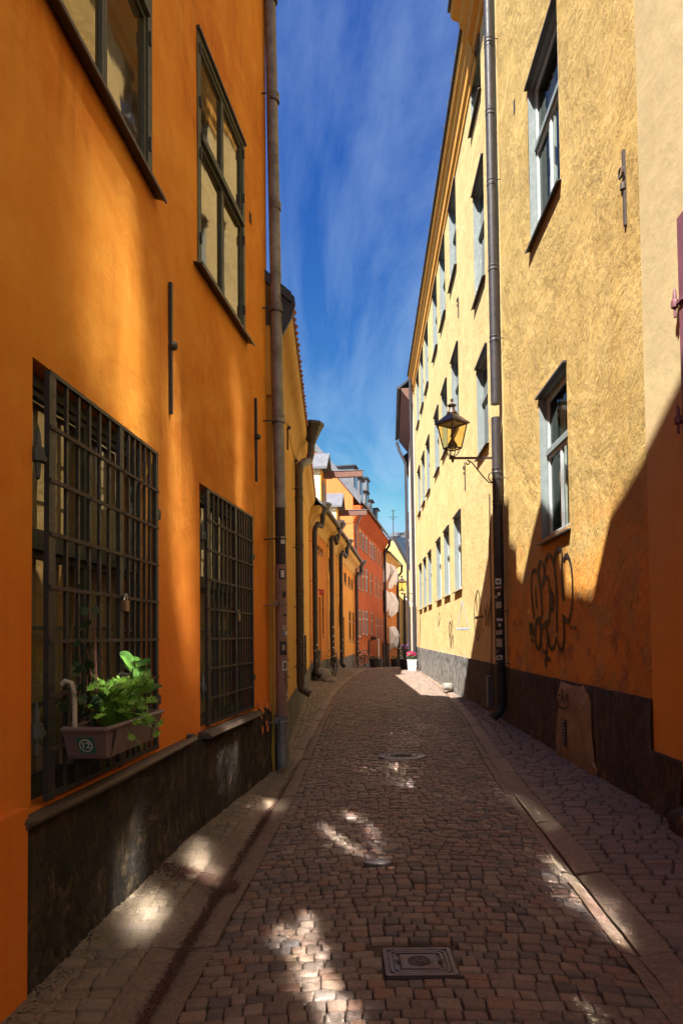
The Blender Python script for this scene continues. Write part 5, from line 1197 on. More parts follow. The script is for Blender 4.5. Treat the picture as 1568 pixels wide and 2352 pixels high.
for pts in ([(0, 1.24), (.02, 1.2), (-.01, 1.17), (.02, 1.12), (.03, 1.06)], [(-.02, 2.28), (-.02, 2.2), (0, 2.27), (.005, 2.2), (.02, 2.28), (.02, 2.21)]):
    vs = []
    for (u, z) in pts:
        for d in (-.006, .006): q = -.8 + (u + d) / .08; vs.append(W1b.pt(sL + .0812 * math.sin(q), z, nL + .0812 * math.cos(q)))
    mb.poly(vs, [(2 * i, 2 * i + 2, 2 * i + 3, 2 * i + 1) for i in range(len(pts) - 1)], 'paint_black')
put('graffiti', mb, PL)
# yellow house pipe with swan neck and hopper
def swan_pipe(label, W, s, zbot, zneck, zhop, run, over, rad, hop=.16, mat='pipe_dark', kick=.14, n=.15, group=None, stickers=()):
    hop *= 1.35
    path = [W.pt(s + run, zhop - .2, over), W.pt(s + run, zhop - .55, over - .02), W.pt(s + run * .93, zhop - .75, over - .06), W.pt(s + run * .3, zneck + .28, n + .1), W.pt(s + .05, zneck + .1, n + .02), W.pt(s, zneck - .12, n)]
    low = [W.pt(s, zneck - .1, n), W.pt(s, zbot + .32, n), W.pt(s, zbot + .22, n + .02), W.pt(s - .02, zbot + .12, n + kick)]
    p = drainpipe(label, [(path, rad, mat), (low, rad, mat)], W, [(s, z, n, rad, 'iron') for z in np.linspace(zbot + .7, zneck - .4, 4)], [(s, z, n, rad, mat) for z in np.linspace(zbot + 1.2, zneck - .6, 4)], group)
    if hop:
        mb = MB(); c = W.pt(s + run, zhop, over); mb.lathe([(rad, -.34), (rad + .02, -.28), (hop * .7, -.1), (hop, .05), (hop + .02, .07), (hop + .02, .13), (hop, .15)], c, 'tin_dark', 8); put('hopper', mb, p)
    for (z, w, h, m, f) in stickers: sticker(W, p, s, z, n, rad, w, h, m, face=f)
    return p
a = sy(W2, 14.0)
sticks = [(1.75, .07, .05, 'sticker', -.2), (1.95, .04, .06, 'sticker', .2), (1.1, .06, .1, 'sticker_red', .1), (2.6, .05, .05, 'sticker', .2)]
swan_pipe('dark brown drainpipe with long swan neck on the yellow house', W2, a, .42, 5.15, 6.45, 1.5, .36, .085, .2, 'pipe_brown', .2, n=.12, stickers=sticks)
rs = lambda k: [(.8 + .33 * i + random.uniform(-.1, .1), .07, .06, random.choice(['sticker', 'sticker', 'sticker_tan']), random.uniform(-1.5, -.4)) for i in range(k)]
swan_pipe('first thick black drainpipe beside the red number sign', W3, .12, .1, 5.75, 6.75, .6, .45, .1, .24, stickers=rs(3), kick=.2, n=.2)
swan_pipe('black drainpipe between the deep orange and amber houses', W4, .06, .12, 6.2, 6.75, .5, .45, .1, .24, stickers=rs(5), kick=.08, n=.2)
swan_pipe('black drainpipe on the golden house behind the bicycle', W5, .06, .05, 5.75, 6.6, 1.0, .45, .1, .24, stickers=rs(3), kick=.18, n=.2)
swan_pipe('black drainpipe at the far end of the golden house', W5, W5.L - .5, -.35, 5.55, 6.55, .45, .5, .11, .26, stickers=rs(4), kick=.05, n=.2)
q = 10.3
drainpipe('slim grey drainpipe running up the red house corner', [([W6.pt(.55, 10.35, .62), W6.pt(.5, 10.1, .58), W6.pt(.35, 9.0, .14), W6.pt(.35, 5.2, .12)], .06, 'pipe_zinc')], W6)
drainpipe('black drainpipe between the red house and the white canvas', [([W6.pt(W6.L - .2, 10.4, .65), W6.pt(W6.L - .25, 9.9, .6), W6.pt(W6.L - .5, 9.2, .2), W6.pt(W6.L - .5, -1.0, .18)], .12, 'pipe_dark')], W6)
drainpipe('black drainpipe right of the canvas shapes', [([W7.pt(W7.L - .1, 9.3, .6), W7.pt(W7.L - .2, 8.6, .55), W7.pt(W7.L - .4, 8.0, .15), W7.pt(W7.L - .4, -1.8, .15)], .13, 'pipe_dark')], W7)
b = at_y(*zA(1130, 1515), 76.8); drainpipe('black drainpipe on the far gable behind the lamp', [([(b.x, 76.7, b.z), (b.x, 76.7, -2.2)], .13, 'pipe_dark')], W7)
# right pipes
def right_pipe():
    a0, zt = V1.hit(1126, 8, .13)
    sb = sy(V2, 12.62); n = .13
    zs = lambda py, px: V2.hit(px, py, n)[1]
    zc = zs(905, 1150); zo = zs(935, 1152); zm = zs(1340, 1163)
    top = [V2.pt(sb, 15.0, n), V2.pt(sb, zc, n)]
    segs = [(top, .085, 'pipe_dark'), ([V2.pt(sb, zo, n), V2.pt(sb, 4.05, n)], .085, 'pipe_dark'), ([V2.pt(sb, 4.07, n), V2.pt(sb, .42, n), V2.pt(sb, .3, n + .03), V2.pt(sb - .02, .18, n + .16)], .09, 'pipe_dark')]
    p = drainpipe('tall dark drainpipe on the ochre house covered in stickers lower down', segs, V2, [(sb, z, n, .086, 'iron') for z in (12.9, 10.2, 7.2, 4.6, 2.15, 1.2)], [(sb, z, n, .086, 'pipe_dark') for z in (13.0, 11.6, 10.25, 8.6, 7.25, 4.75, 4.15)])
    for (py, w, h, m, f) in ((1327, .11, .11, 'sticker', .3), (1327, .05, .05, 'sticker_black', .3), (1342, .12, .04, 'sticker_tan', .35), (1358, .05, .06, 'sticker', .2), (1385, .10, .12, 'sticker_tan', .3), (1421, .12, .05, 'sticker', .15), (1434, .10, .10, 'sticker_black', .2), (1434, .045, .05, 'sticker', .15), (1452, .13, .08, 'sticker_tan', .35), (1477, .12, .15, 'sticker_tan', .35), (1513, .12, .08, 'sticker', .35), (1513, .05, .04, 'sticker_black', .35)):
        sticker(V2, p, sb, zs(py, 1167), n, .0905, w, h, m, face=-1.55 + f, tilt=random.uniform(-.2, .2))
    mb = MB()
    for pts in ([(-.03, 0), (-.03, .05), (.0, .02), (.0, .05), (.02, 0), (.03, .05)], [(-.04, -1.1), (.02, -1.0), (-.03, -.95), (.03, -1.12), (.0, -1.2), (.03, -1.25)]):
        vs = []
        for (u, z) in pts:
            for d in (-.005, .005): q = -.6 + (u + d) / .09; vs.append(V2.pt(sb + .0925 * math.sin(q), zs(1369, 1165) + z, n + .0925 * math.cos(q)))
        mb.poly(vs, [(2 * i, 2 * i + 2, 2 * i + 3, 2 * i + 1) for i in range(len(pts) - 1)], 'sticker')
    put('marker_scribble', mb, p)
    return sb
SBR = right_pipe()
drainpipe('dark drainpipe at the far end of the ochre house with pale stickers', [([V2.pt(V2.L - .5, 15.0, .2), V2.pt(V2.L - .5, 3.2, .16)], .085, 'pipe_dark'), ([V2.pt(V2.L - .5, 3.2, .16), V2.pt(V2.L - .5, .2, .16)], .11, 'pipe_dark')], V2)
drainpipe('thin dark drainpipe hanging from the brown eaves of the pale house', [([V3.pt(V3.L - .3, 14.5, .76), V3.pt(V3.L - .4, 13.9, .6), V3.pt(V3.L - .6, 13.0, .2), V3.pt(V3.L - .6, -.4, .15)], .09, 'pipe_dark')], V3)
mb = MB(); V3.box(mb, .6, .95, .0, 3.1, .02, .1, 'frame_grey'); put('wall_cabinet', mb, None, cat='cabinet', label='narrow pale green wall cabinet beside the flower box')
# cable and box on the ochre house
a, z = V2.hit(1133, 1558); zt_ = V2.hit(1133, 1555)[1]
bx = thing('electric_box', 'small grey metal box on the plinth left of the dark drainpipe', 'electric box', V2.pt(a, .2, .05))
mb = MB(); V2.box(mb, a - .12, a + .12, .22, zt_, .02, .13, 'elbox'); put('cabinet', mb, bx)
mb = MB(); V2.box(mb, a - .10, a + .10, .26, zt_ - .04, .13, .138, 'elbox'); put('door', mb, bx)
mb = MB(); V2.box(mb, a - .135, a + .135, zt_, zt_ + .02, .01, .15, 'elbox'); put('lid', mb, bx)
mb = MB(); mb.tube([V2.pt(a - .02, zt_ + .01, .05), V2.pt(a - .03, 1.8, .025), V2.pt(a, 2.6, .02), V2.pt(a + .03, 3.6, .02), V2.pt(a - .05, 4.6, .025)], .012, 'iron', 5)
put('cable', mb, None, cat='cable', label='thin black cable running up the ochre wall from the grey box')
# ================================================================== lamps
def lantern(root, c, s=1.0, gmat='glass_lamp'):
    """four sided street lantern, c = centre of its foot"""
    def ring(h, z, rot=math.radians(38)):
        return [(c.x + h * 1.414 * math.cos(rot + math.pi / 4 + k * math.pi / 2), c.y + h * 1.414 * math.sin(rot + math.pi / 4 + k * math.pi / 2), c.z + z) for k in range(4)]
    zb, zt, hb, ht = .19 * s, .68 * s, .125 * s, .205 * s
    mb = MB()
    b, t = ring(hb, zb), ring(ht, zt)
    for k in range(4):
        mb.tube([b[k], t[k]], .014 * s, 'lamp_metal', 5); mb.tube([b[k], b[(k + 1) % 4]], .016 * s, 'lamp_metal', 5); mb.tube([t[k], t[(k + 1) % 4]], .018 * s, 'lamp_metal', 5)
        p, q = ring(hb * .62 + ht * .38 - .002, zb + (zt - zb) * .8), None
    put('frame', mb, root)
    for k in range(4):
        mb = MB(); i = lambda a, f: tuple(Vector(a) * f + Vector((c.x, c.y, a[2])) * (1 - f))
        mb.face([i(b[k], .95), i(b[(k + 1) % 4], .95), i(t[(k + 1) % 4], .95), i(t[k], .95)], gmat); put('glass', mb, root)
    mb = MB(); mb.loft([ring(ht * 1.22, zt + .0), ring(ht * 1.2, zt + .025 * s), ring(.085 * s, zt + .185 * s), ring(.085 * s, zt + .20 * s)], 'lamp_metal'); put('roof', mb, root)
    mb = MB(); mb.lathe([(.085 * s, .86 * s), (.105 * s, .89 * s), (.10 * s, .92 * s), (.06 * s, .96 * s), (.055 * s, 1.02 * s), (.085 * s, 1.04 * s), (.09 * s, 1.06 * s), (.03 * s, 1.09 * s), (.018 * s, 1.12 * s), (.032 * s, 1.145 * s), (.03 * s, 1.18 * s), (.0, 1.20 * s)], c, 'lamp_metal', 12); put('chimney_cap', mb, root, smooth=True)
    mb = MB()
    for k in range(8):
        a = k * math.pi / 4 + .3; r0 = hb * (1.3 if k % 2 else 1.1)
        mb.tube([(c.x + r0 * math.cos(a), c.y + r0 * math.sin(a), c.z + zb), (c.x + r0 * .85 * math.cos(a), c.y + r0 * .85 * math.sin(a), c.z + zb * .55), (c.x + r0 * .35 * math.cos(a), c.y + r0 * .35 * math.sin(a), c.z + .03)], .008 * s, 'lamp_metal', 5)
    mb.lathe([(.02, -.09 * s), (.03 * s, -.03), (.045 * s, -.02), (.05 * s, .03), (.0, .05)], c, 'lamp_metal', 8); put('cage', mb, root)
    mb = MB(); mb.lathe([(.10 * s, zb + .01), (.10 * s, zb + .07 * s), (.03 * s, zb + .19 * s), (.012, zb + .24 * s), (.012, zb + .36 * s)], c, 'pipe_brown', 10); put('burner', mb, root, smooth=True)
t = NT('amber_lamp_glass'); tr = t.n('ShaderNodeBsdfTransparent', inp={'Color': (.95, .84, .55)}); fr = t.n('ShaderNodeFresnel', inp={'IOR': 1.5}).outputs[0]
fr = t.math('MULTIPLY', fr, t.math('SUBTRACT', 1., t.n('ShaderNodeNewGeometry').outputs['Backfacing']))
gl = t.n('ShaderNodeBsdfGlossy', inp={'Roughness': .05}); mxs = t.n('ShaderNodeMixShader', inp={0: fr}); t.t.links.new(tr.outputs[0], mxs.inputs[1]); t.t.links.new(gl.outputs[0], mxs.inputs[2])
t.t.links.new(mxs.outputs[0], t.t.nodes['Material Output'].inputs[0]); M['glass_lamp'] = t.m
def wall_lamp(label, W, px, py, mpx, mpy, s=1.0, scroll=True):
    # mount on the wall at pixel (mpx, mpy); the arm goes straight out until the pixel column px
    a, z = W.hit(mpx, mpy, .03); base = W.pt(a, z, .02)
    n = .1
    while n < 3:
        p = W.pt(a, z, n); v = p - Vector((0, 0, EYE)); x = CX + F * v.dot(_r) / v.dot(_f)
        if x <= px: break
        n += .01
    r = thing('wall_lamp', label, 'street lamp', base)
    mb = MB(); c = [W.pt(a - .012, z - .02, .0), W.pt(a + .012, z - .02, .0), W.pt(a + .012, z - .005, n + .07), W.pt(a - .012, z - .005, n + .07)]
    mb.hexa(c + [p + Vector((0, 0, .045 * s)) for p in c], 'lamp_metal'); put('arm', mb, r)
    mb = MB(); W.box(mb, a - .02, a + .02, z - .62 * s, z + .2 * s, -.01, .02, 'lamp_metal'); mb.tube([W.pt(a, z + .2 * s, .01), W.pt(a, z + .26 * s, .03), W.pt(a, z + .27 * s, .08), W.pt(a, z + .23 * s, .1), W.pt(a, z + .20 * s, .08)], .012, 'lamp_metal', 6); put('wall_plate', mb, r)
    if scroll:
        mb = MB()
        k = n
        pts = [W.pt(a, z - .17 * s + q, m) for m, q in ()]
        big = [W.pt(a, z - .36 * s + .13 * s * (1 - i / 22) * math.sin(-2.1 + i * .42), .15 * s + .13 * s * (1 - i / 22) * math.cos(-2.1 + i * .42)) for i in range(20)][::-1]
        run = [W.pt(a, z - .50 * s, .14 * s), W.pt(a, z - .48 * s, .25 * s), W.pt(a, z - .36 * s, .36 * s), W.pt(a, z - .20 * s, .48 * s), W.pt(a, z - .07 * s, .58 * s), W.pt(a, z - .035 * s, .66 * s)]
        sm = [W.pt(a, z - .085 * s + .06 * s * (1 - i / 16) * math.sin(1.2 + i * .45), .66 * s + .06 * s * (1 - i / 16) * math.cos(1.2 + i * .45)) for i in range(14)]
        mb.tube(big, .011 * s, 'lamp_metal', 6); mb.tube([big[-1]] + run + sm[1:], .012 * s, 'lamp_metal', 6); put('scroll', mb, r, smooth=True)
    lantern(r, W.pt(a, z + .02, n), s)
wall_lamp('iron wall lantern with amber glass on scrolled arm by the ochre drainpipe', V2, 1040, 1058, 1146, 1052, .96)
wall_lamp('small far wall lantern on thin arm near the end of the street', V3, 923, 1364, 951, 1364, .9)

# ================================================================== the planter on the grille
def leaf_mesh(name, kind):
    if kind == 'round': out = [(math.cos(q) * .5, math.sin(q) * .5 + .45) for q in np.linspace(-1.4, 4.55, 12)]; out = [(0, .1)] + out
    elif kind == 'ivy': out = [(0, 0), (.28, -.12), (.5, .12), (.3, .34), (.46, .62), (.2, .62), (0, 1.0), (-.2, .62), (-.46, .62), (-.3, .34), (-.5, .12), (-.28, -.12)]
    else:
        out = []
        for k in range(7):
            q = math.radians(-115 + k * 38.3); q2 = q + math.radians(19)
            R_ = (.42, .52, .62, .7, .62, .52, .42)[k]
            out += [(math.sin(q - .14) * R_ * .86, .25 + math.cos(q - .14) * R_ * .86), (math.sin(q) * R_, .25 + math.cos(q) * R_), (math.sin(q + .14) * R_ * .86, .25 + math.cos(q + .14) * R_ * .86), (math.sin(q2) * .27, .25 + math.cos(q2) * .27)]
        out = out[:-1] + [(-.03, .05)]
    cx, cy_ = 0, .4; vs = [(cx, cy_, .0)] + [(x, y, -.16 * ((x) ** 2 + (y - .4) ** 2) * 1.6 + .05 * math.sin(5 * x)) for x, y in out]
    fs = [(0, i, i % len(out) + 1) for i in range(1, len(out) + 1)]
    me = bpy.data.meshes.new(name); me.from_pydata(vs, [], fs); me.polygons.foreach_set('use_smooth', [True] * len(fs)); return me
def leaves(root, spec, me, mat, r, name='leaf'):
    m = me.copy(); m.materials.append(M[mat])
    for (p, size, yaw, pitch) in spec:
        o = bpy.data.objects.new(name, m); COL.objects.link(o); o.parent = root; o.location = Vector(p) - wloc(root)
        o.rotation_euler = (pitch, r.uniform(-.35, .35), yaw); o.scale = (size, size, size)
LEAF = {k: leaf_mesh('leaf', k) for k in ('round', 'ivy', 'cut')}
def planter():
    W = W1; f0 = W.hit(150, 1640, .16); 
    a0 = sy(W, 3.62); a1 = sy(W, 4.50); zt = 1.225; h = .165; n0, n1 = .050, .285
    r = thing('window_box', 'mauve grey plastic window box with 12 sticker hooked on the grille', 'planter', W.pt((a0 + a1) / 2, zt - h, .13))
    mb = MB()
    def rg(f, z, d=0.): return [W.pt(a0 + f + d, z, n0 + d), W.pt(a1 - f - d, z, n0 + d), W.pt(a1 - f - d, z, n1 - f * .35 - d), W.pt(a0 + f + d, z, n1 - f * .35 - d)]
    mb.loft([rg(.075, zt - h), rg(.06, zt - h + .02), rg(0, zt)], 'box_plastic', caps=False)
    c = rg(.075, zt - h); mb.face(c, 'box_plastic'); mb.loft([rg(.0, zt, .012), rg(.03, zt - .05, .012)], 'box_plastic', caps=False)
    for s_ in (a0 + .12, a1 - .16): mb.tube([W.pt(s_, zt - .02, n1 + .002), W.pt(s_ + .01, zt - h + .01, n1 - .032)], .012, 'iron', 5)
    put('trough', mb, r)
    mb = MB(); q = rg(0, zt); 
    for i in range(4): mb.tube([q[i], q[(i + 1) % 4]], .013, 'box_plastic', 8)
    put('rim', mb, r, smooth=True)
    mb = MB(); s_ = rg(.03, zt - .035, .012); mb.face(s_, 'soil'); k = random.Random(9)
    for _ in range(240):
        p = s_[0] + (s_[1] - s_[0]) * k.random() + (s_[3] - s_[0]) * k.random(); u = k.uniform(.006, .014); mb.box((p.x - u, p.y - u, p.z - u), (p.x + u, p.y + u, p.z + u), 'soil')
    put('soil', mb, r)
    for s_ in (a0 + .03, a1 - .10):
        mb = MB(); mb.tube([W.pt(s_, zt + .235, .03), W.pt(s_, zt + .255, .05), W.pt(s_, zt + .245, .085), W.pt(s_ + .005, zt + .18, .10), W.pt(s_ + .01, zt - .01, .10)], .013, 'frame_pale', 6); put('hook', mb, r, smooth=True)
    # round sticker on the near end of the box
    t0 = W.pt(a0, 0, 0); U = W.n; end = lambda u, v, o=.004: W.pt(a0 + .07 * (v / h) - o, zt - v, u)
    def sheet(nm, pts, mat, o): mb = MB(); mb.face([end(u, v, o) for u, v in pts], mat); return put(nm, mb, r)
    cu, cv = .165, .088
    sheet('sticker', [(cu - .048, cv - .042), (cu + .045, cv - .046), (cu + .05, cv + .036), (cu + .025, cv + .048), (cu - .04, cv + .042)], 'green_print', .004)
    sheet('sticker', [(cu + .036 * math.cos(q), cv + .036 * math.sin(q)) for q in np.linspace(0, 2 * math.pi, 25)[:-1]], 'sticker', .006)
    sheet('sticker', [(cu + .029 * math.cos(q), cv + .029 * math.sin(q)) for q in np.linspace(0, 2 * math.pi, 25)[:-1]], 'green_print', .008)
    X = W.n; Yv = (end(cu, cv - .1) - end(cu, cv)).normalized(); Zv = X.cross(Yv); p = end(cu, cv, .010)
    text_obj('lettering', '12', .05, 'sticker', Matrix(((X.x, Yv.x, Zv.x, p.x), (X.y, Yv.y, Zv.y, p.y), (X.z, Yv.z, Zv.z, p.z), (0, 0, 0, 1))), r, .0012)
    k = random.Random(21)
    def plant(label, name, mat, kind, a_lo, a_hi, n, hh, sz, sp=.1, trail=0, nmid=.14):
        b = W.pt((a_lo + a_hi) / 2, zt - .03, nmid); pl = thing(name, label, 'plant', b); st_ = MB(); spec = []
        for i in range(n):
            s0 = k.uniform(a_lo, a_hi) ; root_p = W.pt((a_lo + a_hi) / 2 * .5 + s0 * .5, zt - .04, nmid + k.uniform(-.04, .04))
            if i < trail: tip = W.pt(s0 - .05, zt - k.uniform(-.02, .16), n1 + k.uniform(.02, .08))
            else: tip = W.pt(s0 + k.uniform(-sp, sp), zt + k.uniform(.03, hh), nmid + k.uniform(-.07, .16))
            mid = (root_p + tip) / 2 + Vector((0, 0, .06)); st_.tube([root_p, mid, tip], .003, mat, 4)
            spec.append((tip, k.uniform(*sz), k.uniform(-.9, 1.6), k.uniform(.05, 1.15)))
        put('stems', st_, pl); leaves(pl, spec, LEAF[kind], mat, k); return pl
    plant('bright lime green cut leaf plant in the middle of the window box', 'leafy_plant', 'leaf_lime', 'cut', a0 + .24, a0 + .70, 95, .24, (.04, .095), .06, 10)
    plant('round leaved green plant at the far end of the window box', 'nasturtium', 'leaf_mid', 'round', a1 - .27, a1 + .03, 15, .36, (.085, .135), .05)
    # ivy: climbs the bars
    iv = thing('ivy', 'dark ivy climbing the bars above the window box', 'plant', W.pt(a0 + .35, zt - .03, .1)); st_ = MB(); spec = []
    for (s0, tops) in ((a0 + .10, .78), (a0 + .18, .62), (a0 + .28, .45), (a0 + .36, .7), (a0 + .14, .35), (a0 + .24, .3)):
        pts = [W.pt(s0 + .05 * math.sin(z * 7 + s0 * 9), zt - .03 + z, .05 + .02 * math.sin(z * 9)) for z in np.linspace(0, tops, 9)]; st_.tube(pts, .0035, 'wood_brown', 4)
        for j in range(1, 9):
            for _ in range(2 if j < 5 else 1):
                if k.random() < .85: spec.append((pts[j] + Vector((k.uniform(-.02, .06), k.uniform(-.09, .09), k.uniform(-.05, .05))), k.uniform(.04, .075), k.uniform(0, 6.28), k.uniform(.6, 1.5)))
    st_.tube([W.pt(a0 + .34, zt - .03, .09), W.pt(a0 + .34, zt + .62, .07)], .006, 'wood_brown', 5)
    put('stems', st_, iv); leaves(iv, spec, LEAF['ivy'], 'leaf_dark', k)
planter()

# ================================================================== bicycles and street things
def bicycle(label, loc, rot, lean=.12, col='bike_dark', steer=.15):
    r = thing('bicycle', label, 'bicycle', loc, None, 0); r.rotation_euler = (0, lean, rot)      # runs along its own +Y
    R_ = .33
    def wheel(y):
        mb = MB(); mb.tube([(0, y + R_ * math.cos(q), R_ + R_ * math.sin(q)) for q in np.linspace(0, 2 * math.pi, 25)], .021, 'rubber', 6, False); w = put('wheel', mb, r, True, True)
        mb = MB(); mb.tube([(0, y + (R_ - .03) * math.cos(q), R_ + (R_ - .03) * math.sin(q)) for q in np.linspace(0, 2 * math.pi, 25)], .010, 'bike_rim', 5, False)
        for k in range(12): q = k * math.pi / 6; mb.tube([(.02 * (-1) ** k, y, R_), (0, y + (R_ - .03) * math.cos(q), R_ + (R_ - .03) * math.sin(q))], .0028, 'bike_rim', 3)
        mb.tube([(-.05, y, R_), (.05, y, R_)], .02, 'chrome', 6); put('rim', mb, w, False, True)
        mb = MB(); mb.tube([(0, y + (R_ + .035) * math.cos(q), R_ + (R_ + .035) * math.sin(q)) for q in np.linspace(.5 if y < 0 else .9, 2.9 if y < 0 else 2.6, 12)], .02, col, 5); put('mudguard', mb, r, True, True)
    wheel(-.54); wheel(.54)
    mb = MB(); bb = (0, -.08, .28); hd = (0, .36, .86); st_ = (0, -.22, .78)
    for a, b in ((bb, hd), (bb, st_), (st_, (0, .34, .80)), (bb, (0, -.54, R_)), (st_, (0, -.54, R_)), (hd, (0, .33, .95))): mb.tube([a, b], .017, col, 6)
    put('frame', mb, r, False, True)
    mb = MB()
    for sx in (-.05, .05): mb.tube([(0, .36, .84), (sx, .40, .70), (sx, .54, R_)], .012, col, 6)
    put('fork', mb, r, False, True)
    mb = MB(); mb.tube([(0, .33, .93), (0, .34, 1.05), (0, .38, 1.08)], .014, 'chrome', 6); mb.tube([(-.30, .16, 1.04), (-.27, .26, 1.07), (-.12, .38, 1.09), (0, .40, 1.07), (.12, .38, 1.09), (.27, .26, 1.07), (.30, .16, 1.04)], .013, 'chrome', 6); hb = put('handlebar', mb, r, True, True)
    mb = MB()
    for sx in (-1, 1): mb.tube([(sx * .27, .26, 1.07), (sx * .30, .14, 1.035)], .019, 'rubber', 6)
    put('grip', mb, hb, False, True)
    mb = MB(); mb.loft([[(x * w, y, .93 + dz) for x, dz in ((-1, 0), (-.5, .05), (.5, .05), (1, 0), (.4, -.02), (-.4, -.02))] for y, w in ((-.38, .06), (-.34, .09), (-.22, .07), (-.08, .025))], 'rubber'); mb.tube([(0, -.22, .78), (0, -.23, .93)], .014, 'chrome', 6); put('saddle', mb, r, True, True)
    mb = MB(); mb.tube([(-.1, -.08, .28), (.1, -.08, .28)], .016, 'chrome', 6); mb.tube([(.09, -.08, .28), (.09, .02, .14)], .012, 'chrome', 5); mb.tube([(-.09, -.08, .28), (-.09, -.18, .42)], .012, 'chrome', 5); mb.box((.08, -.02, .12), (.2, .06, .15), 'rubber'); mb.box((-.2, -.22, .41), (-.08, -.14, .44), 'rubber'); put('pedals', mb, r, False, True)
    mb = MB(); mb.box((-.07, -.78, .70), (.07, -.36, .72), 'iron'); mb.tube([(.06, -.6, .7), (.05, -.54, .33)], .008, 'iron', 4); mb.tube([(-.06, -.6, .7), (-.05, -.54, .33)], .008, 'iron', 4); put('carrier', mb, r, False, True)
    mb = MB(); mb.lathe([(.0, -.04), (.05, -.03), (.055, .02), (0, .04)], (0, .47, .93), 'chrome', 10); put('headlight', mb, r, True, True)
    return r
def gpt(px, Y): p = at_y(px, 1500, Y); return Vector((p.x, Y, gz(p.x, Y)))
p = gpt(765, 29.3); bicycle('black upright bicycle facing us against the row houses', (p.x, p.y + .55, p.z), math.pi + .12, -.08)
p = gpt(834, 43.2); bicycle('black bicycle leaning below the red house windows', (p.x, p.y, p.z), -.55, -.1)
p = gpt(842, 44.4); bicycle('second dark bicycle half behind the one below the red house', (p.x, p.y, p.z), 2.3, .08)
p = gpt(929, 36.2); bicycle('dark bicycle with pale handlebar behind the white flower box', (p.x, p.y, p.z), math.pi - .35, .1)
# flower box
p = gpt(945, 33.2); B = .38
fb = thing('flower_box', 'square white planter box on the sunny pavement', 'planter', p)
mb = MB(); mb.hexa([(p.x - B * .46, p.y - B * .46, p.z), (p.x + B * .46, p.y - B * .46, p.z), (p.x + B * .46, p.y + B * .46, p.z), (p.x - B * .46, p.y + B * .46, p.z)] + [(p.x + sx * B * .56, p.y + sy_ * B * .56, p.z + .5) for sx, sy_ in ((-1, -1), (1, -1), (1, 1), (-1, 1))], 'white_box'); put('box_body', mb, fb)
mb = MB(); mb.box((p.x - B * .6, p.y - B * .6, p.z + .5), (p.x + B * .6, p.y + B * .6, p.z + .54), 'white_box'); put('rim', mb, fb)
k = random.Random(31)
def blooms(label, name, c, rad, n, hh, flower, leafm, nl):
    r = thing(name, label, 'flowers', c); st_ = MB(); sp = []; lv = []
    for i in range(nl): a = k.uniform(0, 6.28); q = rad * math.sqrt(k.random()); lv.append((c + Vector((q * math.cos(a), q * math.sin(a), k.uniform(.0, hh * .8))), k.uniform(.08, .14), k.uniform(0, 6.28), k.uniform(-.3, .9)))
    for i in range(n):
        a = k.uniform(0, 6.28); q = rad * math.sqrt(k.random()) * .9; t_ = c + Vector((q * math.cos(a), q * math.sin(a), k.uniform(.55, 1) * hh)); st_.tube([c, t_], .006, leafm, 4)
        for j in range(3): sp.append((t_ + Vector((k.uniform(-.03, .03), k.uniform(-.03, .03), k.uniform(-.02, .03))), k.uniform(.07, .11), k.uniform(0, 6.28), k.uniform(-.2, 1.3)))
    put('stems', st_, r); leaves(r, lv, LEAF['cut'], leafm, k); leaves(r, sp, LEAF['round'], flower, k, 'petal'); return r
blooms('bright pink flowers in the square white planter box', 'flowers', p + Vector((0, 0, .53)), .24, 26, .36, 'petal', 'leaf_mid', 40)
q = gpt(928, 35.0); 
def pot(label, q, r0, r1, h, mat):
    mb = MB(); mb.lathe([(r0, 0), (r1 * .96, h * .9), (r1, h * .92), (r1, h), (r1 * .85, h), (r1 * .8, h - .04)], q, mat, 16); return put('flower_pot', mb, None, True, cat='planter', label=label)
pot('dark pot of violet flowers behind the white planter box', q, .2, .26, .5, 'rubber'); blooms('violet flowers in a dark pot left of the pink ones', 'flowers', q + Vector((0, 0, .48)), .24, 22, .75, 'petal_violet', 'leaf_dark', 30)
for px, Y, lb in ((863, 42.5, 'black round tub beneath the red house'), (910, 46.5, 'black round tub below the lowest white canvas')):
    q = gpt(px, Y); pot(lb, q, .34, .42, .55, 'rubber'); blooms('low green plant in the ' + lb, 'tub_plant', q + Vector((0, 0, .53)), .33, 3, .2, 'leaf_mid', 'leaf_dark', 26)
for i, (px, Y, h, mt) in enumerate(((869, 43.6, 1.7, 'frame_pale'), (882, 45.0, 1.35, 'iron'), (892, 45.2, 1.45, 'iron'), (731, 27.6, 1.05, 'pipe_brown'))):
    q = gpt(px, Y); w = .07 if i < 3 else .1
    r = thing('post', ('pale rusty post with knob beneath the red house', 'left of two iron posts beneath the red house', 'right of two iron posts beneath the red house', 'tapering brown stone post by the first row house')[i], 'post', q)
    mb = MB(); mb.lathe([(w * 1.5, -.1), (w * 1.4, .1), (w, .15), (w * .8, h - .12)], q, mt, 10); put('shaft', mb, r)
    mb = MB(); mb.lathe([(w, h - .12), (w * 1.3, h - .08), (w * .8, h - .05), (w * 1.4, h + .02), (w, h + .08), (0, h + .1)], q, mt, 10); put('knob', mb, r, smooth=True)
def boulder(name, label, c, sx, sy_, sz, mat, seed):
    mb = MB(); vs = []; n = 12; m = 7
    bm = bmesh.new(); bmesh.ops.create_icosphere(bm, subdivisions=3, radius=1)
    for v in bm.verts:
        d = v.co.normalized(); e = 1 / max(abs(d.x), abs(d.y), abs(d.z)); q = d * (1 * .45 + e * .5); f = 1 + .10 * mnoise.noise(q * 1.7 + Vector((seed, 0, 0)))
        v.co = Vector((q.x * sx * f, q.y * sy_ * f, q.z * sz * f))
    mb.poly([v.co + c for v in bm.verts], [tuple(v.index for v in f.verts) for f in bm.faces], mat); bm.free()
    return put(name, mb, None, True, cat='stone', label=label)
